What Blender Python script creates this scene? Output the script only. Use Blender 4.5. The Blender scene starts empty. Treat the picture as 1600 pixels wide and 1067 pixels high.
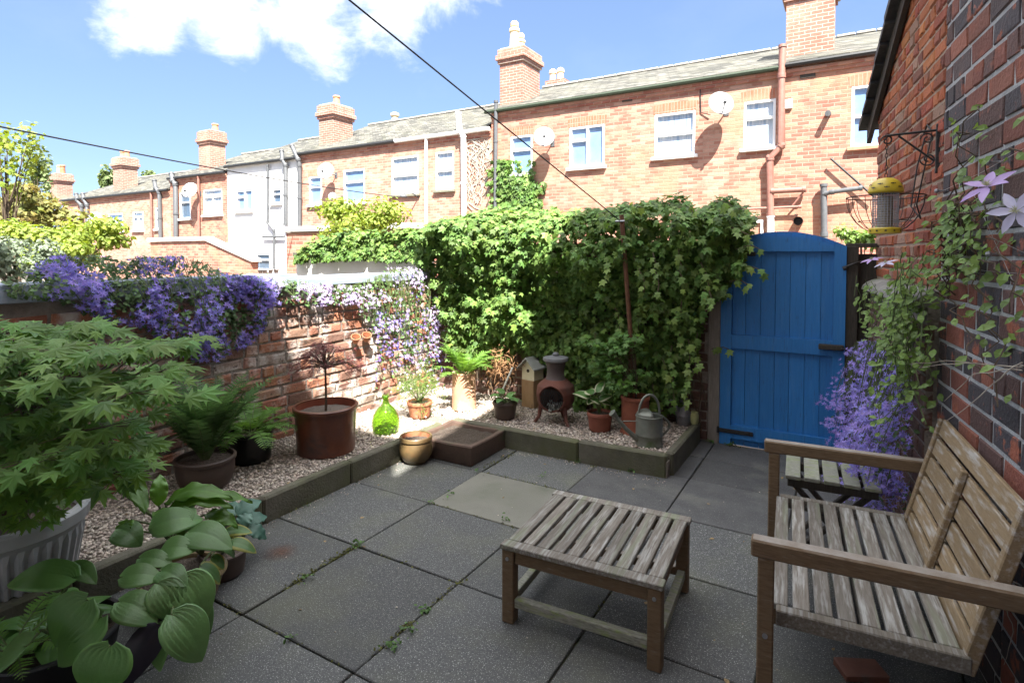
import bpy, math, random
import numpy as np
from mathutils import Vector, Matrix, noise as mnoise
random.seed(7); RNG=np.random.default_rng(7)
S=bpy.context.scene; COL=S.collection
R=math.radians
# ---------------------------------------------------------------- camera, sky, sun, exposure
F=885.0; H=1.6; PITCH=R(2); YAW=R(30.5); CX=800.0; CY=397+F*math.tan(PITCH)
cam=bpy.data.cameras.new('camera'); camo=bpy.data.objects.new('camera',cam); COL.objects.link(camo)
camo.location=(0,0,H); camo.rotation_euler=(R(90)-PITCH,0,YAW)
cam.sensor_width=36; cam.lens=F/1600*36; cam.shift_y=-(533.5-CY)/1600; cam.clip_start=.05; cam.clip_end=2000
S.camera=camo
SUN=Vector((.9,-1.0,1.9)).normalized()
EL=math.asin(SUN.z); ROT=math.atan2(SUN.x,SUN.y)
sl=bpy.data.lights.new('sun','SUN'); sl.energy=4.0; sl.angle=R(.5); sl.color=(1,.955,.89)
so=bpy.data.objects.new('sun',sl); COL.objects.link(so); so.rotation_euler=SUN.to_track_quat('Z','Y').to_euler()
S.view_settings.view_transform='Standard'; S.view_settings.look='None'; S.view_settings.gamma=1
S.view_settings.exposure=2.6
# projection helpers: where a line of sight meets a real plane
_c,_s=math.cos(YAW),math.sin(YAW)
FW=Vector((-_s*math.cos(PITCH),_c*math.cos(PITCH),-math.sin(PITCH))); RT=Vector((_c,_s,0)); UP=Vector((-_s*math.sin(PITCH),_c*math.sin(PITCH),math.cos(PITCH)))
EYE=Vector((0,0,H))
def ray(x,y):
    x=float(x); y=float(y); return FW+(x-CX)/F*RT-(y-CY)/F*UP
def G(x,y,z=0):
    d=ray(x,y); t=(z-H)/d.z; return EYE+d*t
def onY(x,y,Y):
    d=ray(x,y); return EYE+d*(Y/d.y)
def onX(x,y,X):
    d=ray(x,y); return EYE+d*(X/d.x)
def atD(x,y,D): return EYE+ray(x,y)*D
def mpp(p): return (p-EYE).dot(FW)/F
# ---- world
w=bpy.data.worlds.new('World'); S.world=w; w.use_nodes=True
def world():
    nt=w.node_tree; N=nt.nodes; L=nt.links; N.clear()
    out=N.new('ShaderNodeOutputWorld'); bg=N.new('ShaderNodeBackground'); L.new(bg.outputs[0],out.inputs[0])
    sky=N.new('ShaderNodeTexSky'); sky.sky_type='NISHITA'; sky.sun_disc=False; sky.sun_elevation=EL; sky.sun_rotation=ROT
    sky.air_density=.85; sky.dust_density=.1; sky.ozone_density=2.5
    bg.inputs[1].default_value=.05
    tc=N.new('ShaderNodeTexCoord')
    def math_(op,a,b=None,clamp=False):
        n=N.new('ShaderNodeMath'); n.operation=op; n.use_clamp=clamp
        for i,v in enumerate((a,b)):
            if v is None: continue
            if isinstance(v,(int,float)): n.inputs[i].default_value=v
            else: L.new(v,n.inputs[i])
        return n.outputs[0]
    # clouds: soft banks round a few directions, edges broken by noise
    def lobe(px,py,rad,amp):
        d=ray(px,py).normalized()
        dp=N.new('ShaderNodeVectorMath'); dp.operation='DISTANCE'; L.new(tc.outputs['Generated'],dp.inputs[0]); dp.inputs[1].default_value=d
        v=math_('DIVIDE',dp.outputs['Value'],rad); v=math_('SUBTRACT',1.0,v); return math_('MULTIPLY',math_('MAXIMUM',v,-2.0),amp)
    acc=None
    for a in ((330,-35,.15,1.0),(245,35,.08,.8),(470,-5,.13,1.05),(600,-25,.13,1.0),(690,-50,.10,.9),(370,70,.065,.8)):
        m=lobe(*a); acc=m if acc is None else math_('MAXIMUM',acc,m)
    mp=N.new('ShaderNodeMapping'); L.new(tc.outputs['Generated'],mp.inputs[0]); mp.inputs['Scale'].default_value=(1,1,1.6)
    nz=N.new('ShaderNodeTexNoise'); nz.inputs['Scale'].default_value=7; nz.inputs['Detail'].default_value=9; nz.inputs['Roughness'].default_value=.62; nz.inputs['Distortion'].default_value=.3
    L.new(mp.outputs[0],nz.inputs['Vector'])
    n0=math_('MULTIPLY',math_('SUBTRACT',nz.outputs['Fac'],.5),2.6)
    v=math_('ADD',acc,n0)
    ramp=N.new('ShaderNodeMapRange'); ramp.interpolation_type='SMOOTHSTEP'; L.new(v,ramp.inputs[0])
    ramp.inputs[1].default_value=.08; ramp.inputs[2].default_value=.95
    nz2=N.new('ShaderNodeTexNoise'); nz2.inputs['Scale'].default_value=2.2; nz2.inputs['Detail'].default_value=8; nz2.inputs['Roughness'].default_value=.6; L.new(mp.outputs[0],nz2.inputs['Vector'])
    veil=N.new('ShaderNodeMapRange'); L.new(nz2.outputs['Fac'],veil.inputs[0]); veil.inputs[1].default_value=.52; veil.inputs[2].default_value=.9; veil.inputs[4].default_value=.10
    fac=math_('MAXIMUM',ramp.outputs[0],veil.outputs[0])
    mix=N.new('ShaderNodeMixRGB'); L.new(fac,mix.inputs[0]); L.new(sky.outputs[0],mix.inputs[1]); mix.inputs[2].default_value=(5.5,5.7,6.0,1)
    # even summer blue, a little paler than a pure sky
    gm=N.new('ShaderNodeGamma'); gm.inputs[1].default_value=.5; L.new(sky.outputs[0],gm.inputs[0])
    tint=N.new('ShaderNodeMixRGB'); tint.blend_type='MULTIPLY'; tint.inputs[0].default_value=1; L.new(gm.outputs[0],tint.inputs[1]); tint.inputs[2].default_value=(1.08,1.32,1.76,1)
    L.new(tint.outputs[0],mix.inputs[1])
    # bright overhead cloud added out of frame as fill for the shaded yard
    sp=N.new('ShaderNodeSeparateXYZ'); L.new(tc.outputs['Generated'],sp.inputs[0])
    hz=math_('ADD',sp.outputs[2],math_('MULTIPLY',math_('SUBTRACT',nz2.outputs['Fac'],.5),.5))
    hr=N.new('ShaderNodeMapRange'); hr.interpolation_type='SMOOTHSTEP'; L.new(hz,hr.inputs[0]); hr.inputs[1].default_value=.52; hr.inputs[2].default_value=.74
    mo=N.new('ShaderNodeMixRGB'); L.new(hr.outputs[0],mo.inputs[0]); L.new(mix.outputs[0],mo.inputs[1]); mo.inputs[2].default_value=(11.5,11.7,12.1,1)
    L.new(mo.outputs[0],bg.inputs[0])
world()
# ---------------------------------------------------------------- materials
MATS={}
def M(name,c1,c2=None,scale=18,rough=.8,bump=.25,bscale=None,island=0,metal=0,trans=0,spec=.5,c3=None,c3scale=4,c3lo=.55,c3hi=.65,stretch=None,hue=0,bdist=.01,coat=0,c4=None,c4scale=90,c4lo=.62,c4hi=.66,det=7,pal=None,topc=None):
    if name in MATS: return MATS[name]
    m=bpy.data.materials.new(name); m.use_nodes=True; nt=m.node_tree; N=nt.nodes; L=nt.links
    b=N['Principled BSDF']; out=N['Material Output']
    b.inputs['Roughness'].default_value=rough; b.inputs['Metallic'].default_value=metal; b.inputs['Specular IOR Level'].default_value=spec
    if coat: b.inputs['Coat Weight'].default_value=coat; b.inputs['Coat Roughness'].default_value=.15
    tc=N.new('ShaderNodeTexCoord'); vec=tc.outputs['Object']
    if stretch:
        mp=N.new('ShaderNodeMapping'); mp.inputs['Scale'].default_value=stretch; L.new(vec,mp.inputs[0]); vec=mp.outputs[0]
    def nz(sc,d=det,r=.6):
        n=N.new('ShaderNodeTexNoise'); n.inputs['Scale'].default_value=sc; n.inputs['Detail'].default_value=d; n.inputs['Roughness'].default_value=r
        L.new(vec,n.inputs['Vector']); return n.outputs['Fac']
    def rng(v,lo,hi):
        n=N.new('ShaderNodeMapRange'); L.new(v,n.inputs[0]); n.inputs[1].default_value=lo; n.inputs[2].default_value=hi; return n.outputs[0]
    def mix(f,a,c):
        n=N.new('ShaderNodeMixRGB')
        L.new(f,n.inputs[0])
        for i,v in ((1,a),(2,c)):
            if isinstance(v,tuple): n.inputs[i].default_value=(*v,1)
            else: L.new(v,n.inputs[i])
        return n.outputs[0]
    col=mix(rng(nz(scale),.3,.7),c1,c2 or c1)
    geo=N.new('ShaderNodeNewGeometry')
    if pal:
        rp=N.new('ShaderNodeValToRGB'); rp.color_ramp.interpolation='CONSTANT'; e=rp.color_ramp.elements
        for k,(ps,cc) in enumerate(pal):
            el=e[k] if k<2 else e.new(ps)
            el.position=ps; el.color=(*cc,1)
        q=N.new('ShaderNodeMath'); q.operation='FRACT'; q2=N.new('ShaderNodeMath'); q2.operation='MULTIPLY'; q2.inputs[1].default_value=13.7; L.new(geo.outputs['Random Per Island'],q2.inputs[0]); L.new(q2.outputs[0],q.inputs[0]); L.new(q.outputs[0],rp.inputs[0])
        pm=N.new('ShaderNodeMixRGB'); pm.inputs[0].default_value=.78; L.new(col,pm.inputs[1]); L.new(rp.outputs[0],pm.inputs[2]); col=pm.outputs[0]
    if c3: col=mix(rng(nz(c3scale),c3lo,c3hi),col,c3)
    if c4: col=mix(rng(nz(c4scale,2),c4lo,c4hi),col,c4)
    if island or hue:
        h=N.new('ShaderNodeHueSaturation'); L.new(col,h.inputs['Color'])
        n=N.new('ShaderNodeMapRange'); L.new(geo.outputs['Random Per Island'],n.inputs[0]); n.inputs[3].default_value=1-island; n.inputs[4].default_value=1+island; L.new(n.outputs[0],h.inputs['Value'])
        if hue:
            w_=N.new('ShaderNodeMath'); w_.operation='FRACT'; k=N.new('ShaderNodeMath'); k.operation='MULTIPLY'; k.inputs[1].default_value=7.31; L.new(geo.outputs['Random Per Island'],k.inputs[0]); L.new(k.outputs[0],w_.inputs[0])
            n2=N.new('ShaderNodeMapRange'); L.new(w_.outputs[0],n2.inputs[0]); n2.inputs[3].default_value=.5-hue; n2.inputs[4].default_value=.5+hue; L.new(n2.outputs[0],h.inputs['Hue'])
        col=h.outputs[0]
    if topc:
        sx=N.new('ShaderNodeSeparateXYZ'); L.new(geo.outputs['True Normal'],sx.inputs[0]); ad=N.new('ShaderNodeMath'); ad.operation='MULTIPLY_ADD'; L.new(nz(6),ad.inputs[0]); ad.inputs[1].default_value=.8; L.new(sx.outputs[2],ad.inputs[2])
        col=mix(rng(ad.outputs[0],1.1,1.5),col,topc)
    L.new(col,b.inputs['Base Color'])
    if bump:
        bp=N.new('ShaderNodeBump'); bp.inputs['Strength'].default_value=bump; bp.inputs['Distance'].default_value=bdist
        L.new(nz(bscale or scale*3),bp.inputs['Height']); L.new(bp.outputs[0],b.inputs['Normal'])
    if trans:
        t=N.new('ShaderNodeBsdfTranslucent'); h=N.new('ShaderNodeHueSaturation'); h.inputs['Value'].default_value=1.25; h.inputs['Saturation'].default_value=1.1; h.inputs['Hue'].default_value=.485
        L.new(col,h.inputs['Color']); L.new(h.outputs[0],t.inputs[0])
        ms=N.new('ShaderNodeMixShader'); ms.inputs[0].default_value=trans; L.new(b.outputs[0],ms.inputs[1]); L.new(t.outputs[0],ms.inputs[2]); L.new(ms.outputs[0],out.inputs[0])
    MATS[name]=m; return m
def brickmat(name,c1,c2,mortar,bw=.235,bh=.082,ms=.010,scale=1.0,rough=.9,dark=None,bump=.5,offset=.5,patch=None,stain=None,squash=None):
    if name in MATS: return MATS[name]
    m=bpy.data.materials.new(name); m.use_nodes=True; nt=m.node_tree; N=nt.nodes; L=nt.links; b=N['Principled BSDF']
    b.inputs['Roughness'].default_value=rough; b.inputs['Specular IOR Level'].default_value=.25
    g=N.new('ShaderNodeNewGeometry'); sx=N.new('ShaderNodeSeparateXYZ'); L.new(g.outputs['Position'],sx.inputs[0])
    a=N.new('ShaderNodeMath'); L.new(sx.outputs[0],a.inputs[0]); L.new(sx.outputs[1],a.inputs[1])
    cb=N.new('ShaderNodeCombineXYZ'); L.new(a.outputs[0],cb.inputs[0]); L.new(sx.outputs[2],cb.inputs[1])
    wob=N.new('ShaderNodeTexNoise'); wob.inputs['Scale'].default_value=9; wob.inputs['Detail'].default_value=3; L.new(cb.outputs[0],wob.inputs['Vector'])
    wv=N.new('ShaderNodeVectorMath'); wv.operation='MULTIPLY_ADD'; L.new(wob.outputs['Color'],wv.inputs[0]); wv.inputs[1].default_value=(.026,.022,0); L.new(cb.outputs[0],wv.inputs[2])
    t=N.new('ShaderNodeTexBrick'); L.new(wv.outputs[0],t.inputs['Vector']); t.offset=offset
    t.inputs['Scale'].default_value=1; t.inputs['Brick Width'].default_value=bw; t.inputs['Row Height'].default_value=bh; t.inputs['Mortar Size'].default_value=ms; t.inputs['Mortar Smooth'].default_value=.25
    t.inputs['Bias'].default_value=-.1
    t.inputs['Color1'].default_value=(*c1,1); t.inputs['Color2'].default_value=(*c2,1); t.inputs['Mortar'].default_value=(*mortar,1)
    col=t.outputs['Color']
    def mixn(fac,c,typ='MIX'):
        nonlocal col
        n=N.new('ShaderNodeMixRGB'); n.blend_type=typ; L.new(fac,n.inputs[0]); L.new(col,n.inputs[1])
        n.inputs[2].default_value=(*c,1); col=n.outputs[0]
    def noise(sc,lo,hi,to=1,d=6):
        n=N.new('ShaderNodeTexNoise'); n.inputs['Scale'].default_value=sc; n.inputs['Detail'].default_value=d; n.inputs['Roughness'].default_value=.65; L.new(cb.outputs[0],n.inputs['Vector'])
        r=N.new('ShaderNodeMapRange'); L.new(n.outputs['Fac'],r.inputs[0]); r.inputs[1].default_value=lo; r.inputs[2].default_value=hi; r.inputs[4].default_value=to; return r.outputs[0]
    # some odd bricks: second brick lookup with other tones, masked to bricks
    if dark:
        t2=N.new('ShaderNodeTexBrick'); L.new(wv.outputs[0],t2.inputs['Vector']); t2.offset=offset
        for k,v in (('Scale',1),('Brick Width',bw),('Row Height',bh),('Mortar Size',ms),('Bias',-.3)): t2.inputs[k].default_value=v
        t2.inputs['Color1'].default_value=(0,0,0,1); t2.inputs['Color2'].default_value=(1,1,1,1); t2.inputs['Mortar'].default_value=(0,0,0,1)
        mp=N.new('ShaderNodeMath'); mp.operation='MULTIPLY'; L.new(t2.outputs['Color'],mp.inputs[0]); mp.inputs[1].default_value=.85
        mixn(mp.outputs[0],dark)
    mixn(noise(.7,.5,.64,.7),patch or tuple(min(1,x*1.35+.03) for x in c2))
    mixn(noise(2.6,.5,.72,.5),stain or tuple(x*.5 for x in c1))
    mixn(noise(45,.35,.75,.35),tuple(x*.55 for x in c1))
    L.new(col,b.inputs['Base Color'])
    bp=N.new('ShaderNodeBump'); bp.inputs['Strength'].default_value=bump; bp.inputs['Distance'].default_value=.012; bp.invert=True
    ad=N.new('ShaderNodeMath'); ad.operation='MULTIPLY_ADD'; L.new(noise(60,.2,.8),ad.inputs[0]); ad.inputs[1].default_value=.5; L.new(t.outputs['Fac'],ad.inputs[2])
    L.new(ad.outputs[0],bp.inputs['Height']); L.new(bp.outputs[0],b.inputs['Normal'])
    MATS[name]=m; return m
# ---------------------------------------------------------------- mesh builder
def thing(name,label,cat,loc=(0,0,0),rz=0,group=None):
    o=bpy.data.objects.new(name,None); COL.objects.link(o); o.location=loc; o.rotation_euler=(0,0,rz); o.empty_display_size=.1
    o['label']=label; o['category']=cat
    if group: o['group']=group
    return o
def tag(o,label,cat,group=None):
    o['label']=label; o['category']=cat
    if group: o['group']=group
    return o
class MB:
    def __init__(s): s.v=[]; s.f=[]; s.m=[]; s.n=0; s.blocks=[]
    def raw(s,v,f,mi=0):
        n=s.n; s.v.extend([tuple(p) for p in v]); s.f.extend([tuple(i+n for i in q) for q in f]); s.m.extend([mi]*len(f)); s.n+=len(v); return s
    def box(s,c,d,rot=None,ch=0,mi=0,jit=0):
        c=Vector(c); hx,hy,hz=d[0]/2,d[1]/2,d[2]/2
        if ch<=0:
            vs=[Vector((x*hx,y*hy,z*hz)) for x in(-1,1) for y in(-1,1) for z in(-1,1)]
            fs=[(0,1,3,2),(4,6,7,5),(0,4,5,1),(2,3,7,6),(0,2,6,4),(1,5,7,3)]
        else:
            ch=min(ch,hx*.8,hy*.8,hz*.8)
            vs=[];idx={}
            for x in(-1,1):
                for y in(-1,1):
                    for z in(-1,1):
                        for a in range(3):
                            p=[x*hx,y*hy,z*hz]
                            for k in range(3):
                                if k!=a: p[k]-=(x,y,z)[k]*ch
                            idx[(x,y,z,a)]=len(vs); vs.append(Vector(p))
            fs=[]
            for a in range(3):
                b,e=(a+1)%3,(a+2)%3
                for sg in(-1,1):
                    q=[]
                    for (u,w_) in((-1,-1),(1,-1),(1,1),(-1,1)):
                        k=[0,0,0];k[a]=sg;k[b]=u;k[e]=w_;q.append(idx[(*k,a)])
                    fs.append(tuple(q) if sg>0 else tuple(q[::-1]))
                # edges along axis a
                for u in(-1,1):
                    for w_ in(-1,1):
                        def K(t,ax):
                            k=[0,0,0];k[a]=t;k[b]=u;k[e]=w_;return idx[(*k,ax)]
                        q=(K(-1,b),K(1,b),K(1,e),K(-1,e)); fs.append(q if u*w_<0 else q[::-1])
            for x in(-1,1):
                for y in(-1,1):
                    for z in(-1,1):
                        q=(idx[(x,y,z,0)],idx[(x,y,z,1)],idx[(x,y,z,2)]); fs.append(q if x*y*z>0 else q[::-1])
        if jit: vs=[v+Vector((random.uniform(-jit,jit) for _ in range(3))) for v in vs]
        if rot is not None:
            vs=[rot@v for v in vs]
        return s.raw([v+c for v in vs],fs,mi)
    def bar(s,a,b,w,h,up=(0,0,1),ch=.004,mi=0):
        a=Vector(a);b=Vector(b);d=b-a;L=d.length;y=d.normalized();x=y.cross(Vector(up))
        if x.length<1e-4: x=Vector((1,0,0))
        x.normalize();z=x.cross(y)
        return s.box((a+b)/2,(w,L,h),Matrix((x,y,z)).transposed(),ch,mi)
    def tube(s,pts,r,n=8,mi=0,cap=True):
        pts=[Vector(p) for p in pts]; rs=r if hasattr(r,'__len__') else [r]*len(pts)
        vs=[];fs=[];prev=None
        for i,p in enumerate(pts):
            t=(pts[min(i+1,len(pts)-1)]-pts[max(i-1,0)])
            if t.length<1e-9: t=Vector((0,0,1))
            t.normalize()
            if prev is None: x=t.orthogonal().normalized()
            else:
                x=prev-t*prev.dot(t); x=x.normalized() if x.length>1e-6 else t.orthogonal().normalized()
            prev=x;y=t.cross(x)
            for k in range(n):
                an=2*math.pi*k/n; vs.append(p+(x*math.cos(an)+y*math.sin(an))*rs[i])
        for i in range(len(pts)-1):
            for k in range(n):
                k2=(k+1)%n; fs.append((i*n+k,i*n+k2,(i+1)*n+k2,(i+1)*n+k))
        if cap: fs.append(tuple(range(n))[::-1]); fs.append(tuple(range((len(pts)-1)*n,len(pts)*n)))
        return s.raw(vs,fs,mi)
    def lathe(s,prof,n=32,c=(0,0,0),wob=0,flute=None,mi=0,capb=True,capt=False):
        c=Vector(c);vs=[];fs=[]
        for j,(r,z) in enumerate(prof):
            for k in range(n):
                a=2*math.pi*k/n; rr=r*(1+wob*math.sin(2*a+j*.3))
                if flute and flute[1]<=z<=flute[2] and j in flute[3]: rr+=flute[0]*(1 if k%4<2 else -1)
                vs.append(c+Vector((rr*math.cos(a),rr*math.sin(a),z)))
        for j in range(len(prof)-1):
            for k in range(n):
                k2=(k+1)%n; fs.append((j*n+k,j*n+k2,(j+1)*n+k2,(j+1)*n+k))
        if capb: fs.append(tuple(range(n))[::-1])
        if capt: fs.append(tuple(range((len(prof)-1)*n,len(prof)*n)))
        return s.raw(vs,fs,mi)
    def prism(s,poly,ext,mi=0):
        # poly: list of 3-D points (planar), ext: extrusion vector
        e=Vector(ext);p=[Vector(q) for q in poly];n=len(p)
        vs=p+[q+e for q in p]; fs=[tuple(range(n))[::-1],tuple(range(n,2*n))]+[(i,(i+1)%n,(i+1)%n+n,i+n) for i in range(n)]
        return s.raw(vs,fs,mi)
    def arr(s,V,Fl,mi=0): s.blocks.append((np.asarray(V,dtype=np.float32).reshape(-1,3),Fl,mi)); return s
    def build(s,name,mat,parent=None,local=False,smooth=False,kind=None,label=None):
        off=Vector((0,0,0))
        if parent is not None and not local:
            r=parent
            while r.parent: r=r.parent
            off=r.location.copy()
        me=bpy.data.meshes.new(name)
        V=[np.array(s.v,dtype=np.float32).reshape(-1,3)] if s.v else []
        loops=[];tot=[];mi=[]
        for q in s.f: loops.extend(q); tot.append(len(q))
        loops=[np.array(loops,dtype=np.int32)]; tot=[np.array(tot,dtype=np.int32)]; mi=[np.array(s.m,dtype=np.int32)]
        n=s.n
        for (bv,bf,bm) in s.blocks:
            V.append(bv)
            for fa in bf:
                fa=np.asarray(fa,dtype=np.int32); loops.append((fa+n).ravel()); tot.append(np.full(len(fa),fa.shape[1],dtype=np.int32)); mi.append(np.full(len(fa),bm,dtype=np.int32))
            n+=len(bv)
        V=np.concatenate(V)-np.array(off,dtype=np.float32); loops=np.concatenate(loops); tot=np.concatenate(tot); mi=np.concatenate(mi)
        me.vertices.add(len(V)); me.vertices.foreach_set('co',V.ravel())
        me.loops.add(len(loops)); me.loops.foreach_set('vertex_index',loops)
        me.polygons.add(len(tot)); st=np.zeros(len(tot),dtype=np.int32); st[1:]=np.cumsum(tot)[:-1]
        me.polygons.foreach_set('loop_start',st); me.polygons.foreach_set('loop_total',tot); me.polygons.foreach_set('material_index',mi)
        me.polygons.foreach_set('use_smooth',np.full(len(tot),bool(smooth),dtype=bool))
        for m_ in (mat if isinstance(mat,(list,tuple)) else [mat]): me.materials.append(m_)
        me.update(calc_edges=True); me.validate()
        if smooth=='auto': me.set_sharp_from_angle(angle=R(40))
        o=bpy.data.objects.new(name,me); COL.objects.link(o)
        if parent is not None: o.parent=parent
        if kind: o['kind']=kind
        if label: o['label']=label
        return o
# ---- leaves
def fan(angs,lens,notch,base=.05,droop=.25,cen=.2,tipw=None):
    # palmate leaf: stalk at origin, tips at angles from +y
    pts=[(0,0,0),(0,cen,.02)]; tips=[]
    order=sorted(zip(angs,lens))
    nt_=[]
    for i,(a,l) in enumerate(order):
        tips.append((math.sin(R(a))*l,cen+math.cos(R(a))*l,-droop*l*l))
        if i<len(order)-1:
            b=(a+order[i+1][0])/2; nl=notch*min(l,order[i+1][1])*1.05; nt_.append((math.sin(R(b))*nl,cen+math.cos(R(b))*nl,-droop*nl*nl*.4))
    V=pts+tips+nt_; T=2;Nn=2+len(tips); f4=[];
    for i in range(len(tips)):
        a=Nn+i-1 if i>0 else 0; b=Nn+i if i<len(tips)-1 else 0
        f4.append((1,b,T+i,a))
    return np.array(V,dtype=np.float32),[np.array(f4)]
MAPLE=fan([0,40,-40,80,-80,122,-122],[.95,.88,.88,.68,.68,.38,.38],.50,droop=.18,cen=.14)
IVY=fan([0,52,-52,108,-108],[.85,.68,.68,.5,.5],.62,droop=.18,cen=.28)
STAR=fan([0,72,-72,144,-144],[.95]*5,.33,droop=-.12,cen=0)
OVAL=(np.array([(0,0,0),(.26,.3,.05),(.3,.6,.03),(0,1,-.12),(-.3,.6,.03),(-.26,.3,.05),(0,.5,-.03)],dtype=np.float32),[np.array([(0,1,2,6),(2,3,4,6),(4,5,0,6)])])
SLIM=(np.array([(0,0,0),(.09,.35,.02),(0,1,-.1),(-.09,.35,.02)],dtype=np.float32),[np.array([(0,1,2,3)])])
def norm(a): return a/np.maximum(np.linalg.norm(a,axis=1,keepdims=True),1e-9)
def scatter(mb,tpl,P,Nrm,Tdir,Sz,mi=0):
    """one leaf per row: P position of stalk, Nrm face normal, Tdir direction of the tip, Sz size"""
    V,Fs=tpl; P=np.asarray(P,dtype=np.float32); m=len(P)
    if m==0: return
    n=norm(np.asarray(Nrm,dtype=np.float32)); t=np.asarray(Tdir,dtype=np.float32); t=t-n*np.sum(t*n,axis=1,keepdims=True); t=norm(t); x=np.cross(t,n)
    sz=np.asarray(Sz,dtype=np.float32).reshape(-1,1)
    out=P[:,None,:]+sz[:,None,:]*(V[None,:,0:1]*x[:,None,:]+V[None,:,1:2]*t[:,None,:]+V[None,:,2:3]*n[:,None,:])
    k=len(V); fs=[]
    for fa in Fs: fs.append((np.arange(m)[:,None,None]*k+fa[None]).reshape(-1,fa.shape[1]))
    mb.arr(out.reshape(-1,3),fs,mi)
def rnd(m,s=1.0): return RNG.normal(0,s,(m,3))
def U(a,b,m=None): return RNG.uniform(a,b,m)
def fbm(x,y,z=0): return mnoise.fractal(Vector((x,y,z)),1.0,2.0,4)
# ---------------------------------------------------------------- shared materials
WOODGREY=M('grey weathered teak',(.115,.095,.07),(.22,.20,.165),8,.85,.4,30,stretch=(14,.7,14),c3=(.34,.335,.32),c3scale=5,c3lo=.52,c3hi=.74,island=.16,bdist=.006)
WOODSLAT=M('lichened teak slats',(.12,.10,.08),(.23,.21,.18),9,.85,.5,34,stretch=(13,1.0,13),c3=(.36,.36,.34),c3scale=4.5,c3lo=.5,c3hi=.7,island=.2,bdist=.006,c4=(.17,.19,.12),c4scale=1.6,c4lo=.55,c4hi=.75)
WOODX=M('brown teak frame',(.115,.07,.034),(.18,.12,.066),12,.7,.4,60,stretch=(2,2,14),c3=(.20,.165,.12),c3scale=9,c3lo=.58,c3hi=.75,island=.12,bdist=.005,topc=(.30,.27,.235))
WOODB=M('tan teak backrest',(.21,.145,.075),(.29,.21,.12),14,.75,.4,60,stretch=(9,1.2,9),c3=(.42,.39,.35),c3scale=5,c3lo=.51,c3hi=.68,island=.14,bdist=.005)
WOODG=M('green algae timber',(.16,.16,.12),(.34,.34,.29),20,.9,.5,60,stretch=(2,8,8),c3=(.23,.28,.11),c3scale=7,c3lo=.5,c3hi=.68,island=.15)
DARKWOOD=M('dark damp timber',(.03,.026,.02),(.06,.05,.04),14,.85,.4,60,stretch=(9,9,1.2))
POSTWOOD=M('grey gate post timber',(.18,.155,.13),(.26,.23,.20),12,.85,.4,60,stretch=(9,9,1.2))
STEEL=M('zinc bolt',(.35,.36,.38),rough=.4,metal=.8,bump=0)
BLACKIRON=M('black iron',(.012,.012,.013),(.03,.028,.026),40,.6,.3)
RUST=M('rusty steel pole',(.10,.04,.02),(.16,.075,.04),30,.85,.4)
TERRA=M('terracotta',(.30,.11,.05),(.40,.17,.085),14,.75,.25,60,c3=(.45,.30,.22),c3scale=6,c3lo=.58,c3hi=.75)
TERRAP=M('pale weathered terracotta',(.45,.24,.14),(.55,.33,.22),9,.85,.3,50,c3=(.62,.5,.42),c3scale=6)
TERRAD=M('dark terracotta',(.11,.04,.025),(.17,.065,.04),12,.6,.25,50,c3=(.10,.07,.05),c3scale=6)
GLAZE=M('brown salt glaze',(.075,.022,.012),(.14,.042,.020),7,.32,.15,40,c3=(.05,.02,.016),c3scale=3,coat=.25)
GLAZEI=M('red inner glaze',(.25,.06,.03),(.3,.09,.05),7,.5,.1)
POTBR=M('olive brown pot glaze',(.10,.075,.03),(.16,.09,.04),6,.45,.2,c3=(.07,.06,.03),c3scale=4,coat=.2)
POTDK=M('dark brown pot',(.05,.033,.027),(.08,.052,.04),8,.5,.2)
POTBLK=M('black plastic pot',(.008,.008,.01),(.014,.014,.016),8,.35,.1)
ZINC=M('grey fluted planter',(.34,.345,.355),(.46,.465,.47),6,.55,.15,c3=(.12,.12,.11),c3scale=4)
GALV=M('galvanised watering can',(.13,.14,.115),(.21,.22,.19),10,.5,.2,metal=.35,c3=(.09,.12,.06),c3scale=5)
PEWTER=M('beaten pewter',(.16,.16,.17),(.30,.30,.32),12,.4,.5,40,metal=.3)
SOIL=M('potting soil',(.045,.032,.024),(.10,.075,.056),60,.95,1,90,c4=(.35,.3,.25),c4scale=120,c4lo=.68,c4hi=.72,bdist=.02)
CONC=M('mossy concrete',(.075,.07,.05),(.14,.13,.10),9,.9,.6,60,c3=(.085,.09,.042),c3scale=2.6,c3lo=.40,c3hi=.62)
STONETOP=M('pale stone coping',(.45,.43,.39),(.6,.58,.54),9,.9,.4,50)
WHITEP=M('white paint',(.8,.8,.79),(.74,.74,.73),5,.5,.05)
RENDERW=M('white render',(.78,.78,.77),(.70,.70,.68),3,.9,.25,80)
UPVC=M('white window frame',(.82,.82,.82),rough=.35,bump=0)
GUTTER=M('black gutter',(.015,.016,.017),rough=.4,bump=0)
GUTG=M('green painted gutter',(.02,.035,.017),(.035,.05,.028),20,.7,.2)
PIPEG=M('grey soil pipe',(.075,.08,.085),(.11,.115,.12),14,.5,.1)
PIPEB=M('brown drain pipe',(.24,.11,.085),(.30,.15,.115),12,.5,.1)
PIPEW=M('white drain pipe',(.78,.78,.76),rough=.5,bump=0)
DISH=M('pale grey dish',(.34,.345,.35),rough=.6,bump=.05)
CREAM=M('cream clay pot',(.6,.46,.27),(.7,.58,.38),14,.85,.3)
ORANGEPOT=M('orange clay pot',(.5,.2,.1),(.6,.27,.15),14,.85,.3)
LEAD=M('pale mortar flashing',(.26,.25,.22),(.36,.34,.30),20,.9,.3)
def panemat(name,c,rough=.06):
    m=M(name,c,tuple(min(1,x*1.3) for x in c),3,rough,0,spec=1.0); return m
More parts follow.
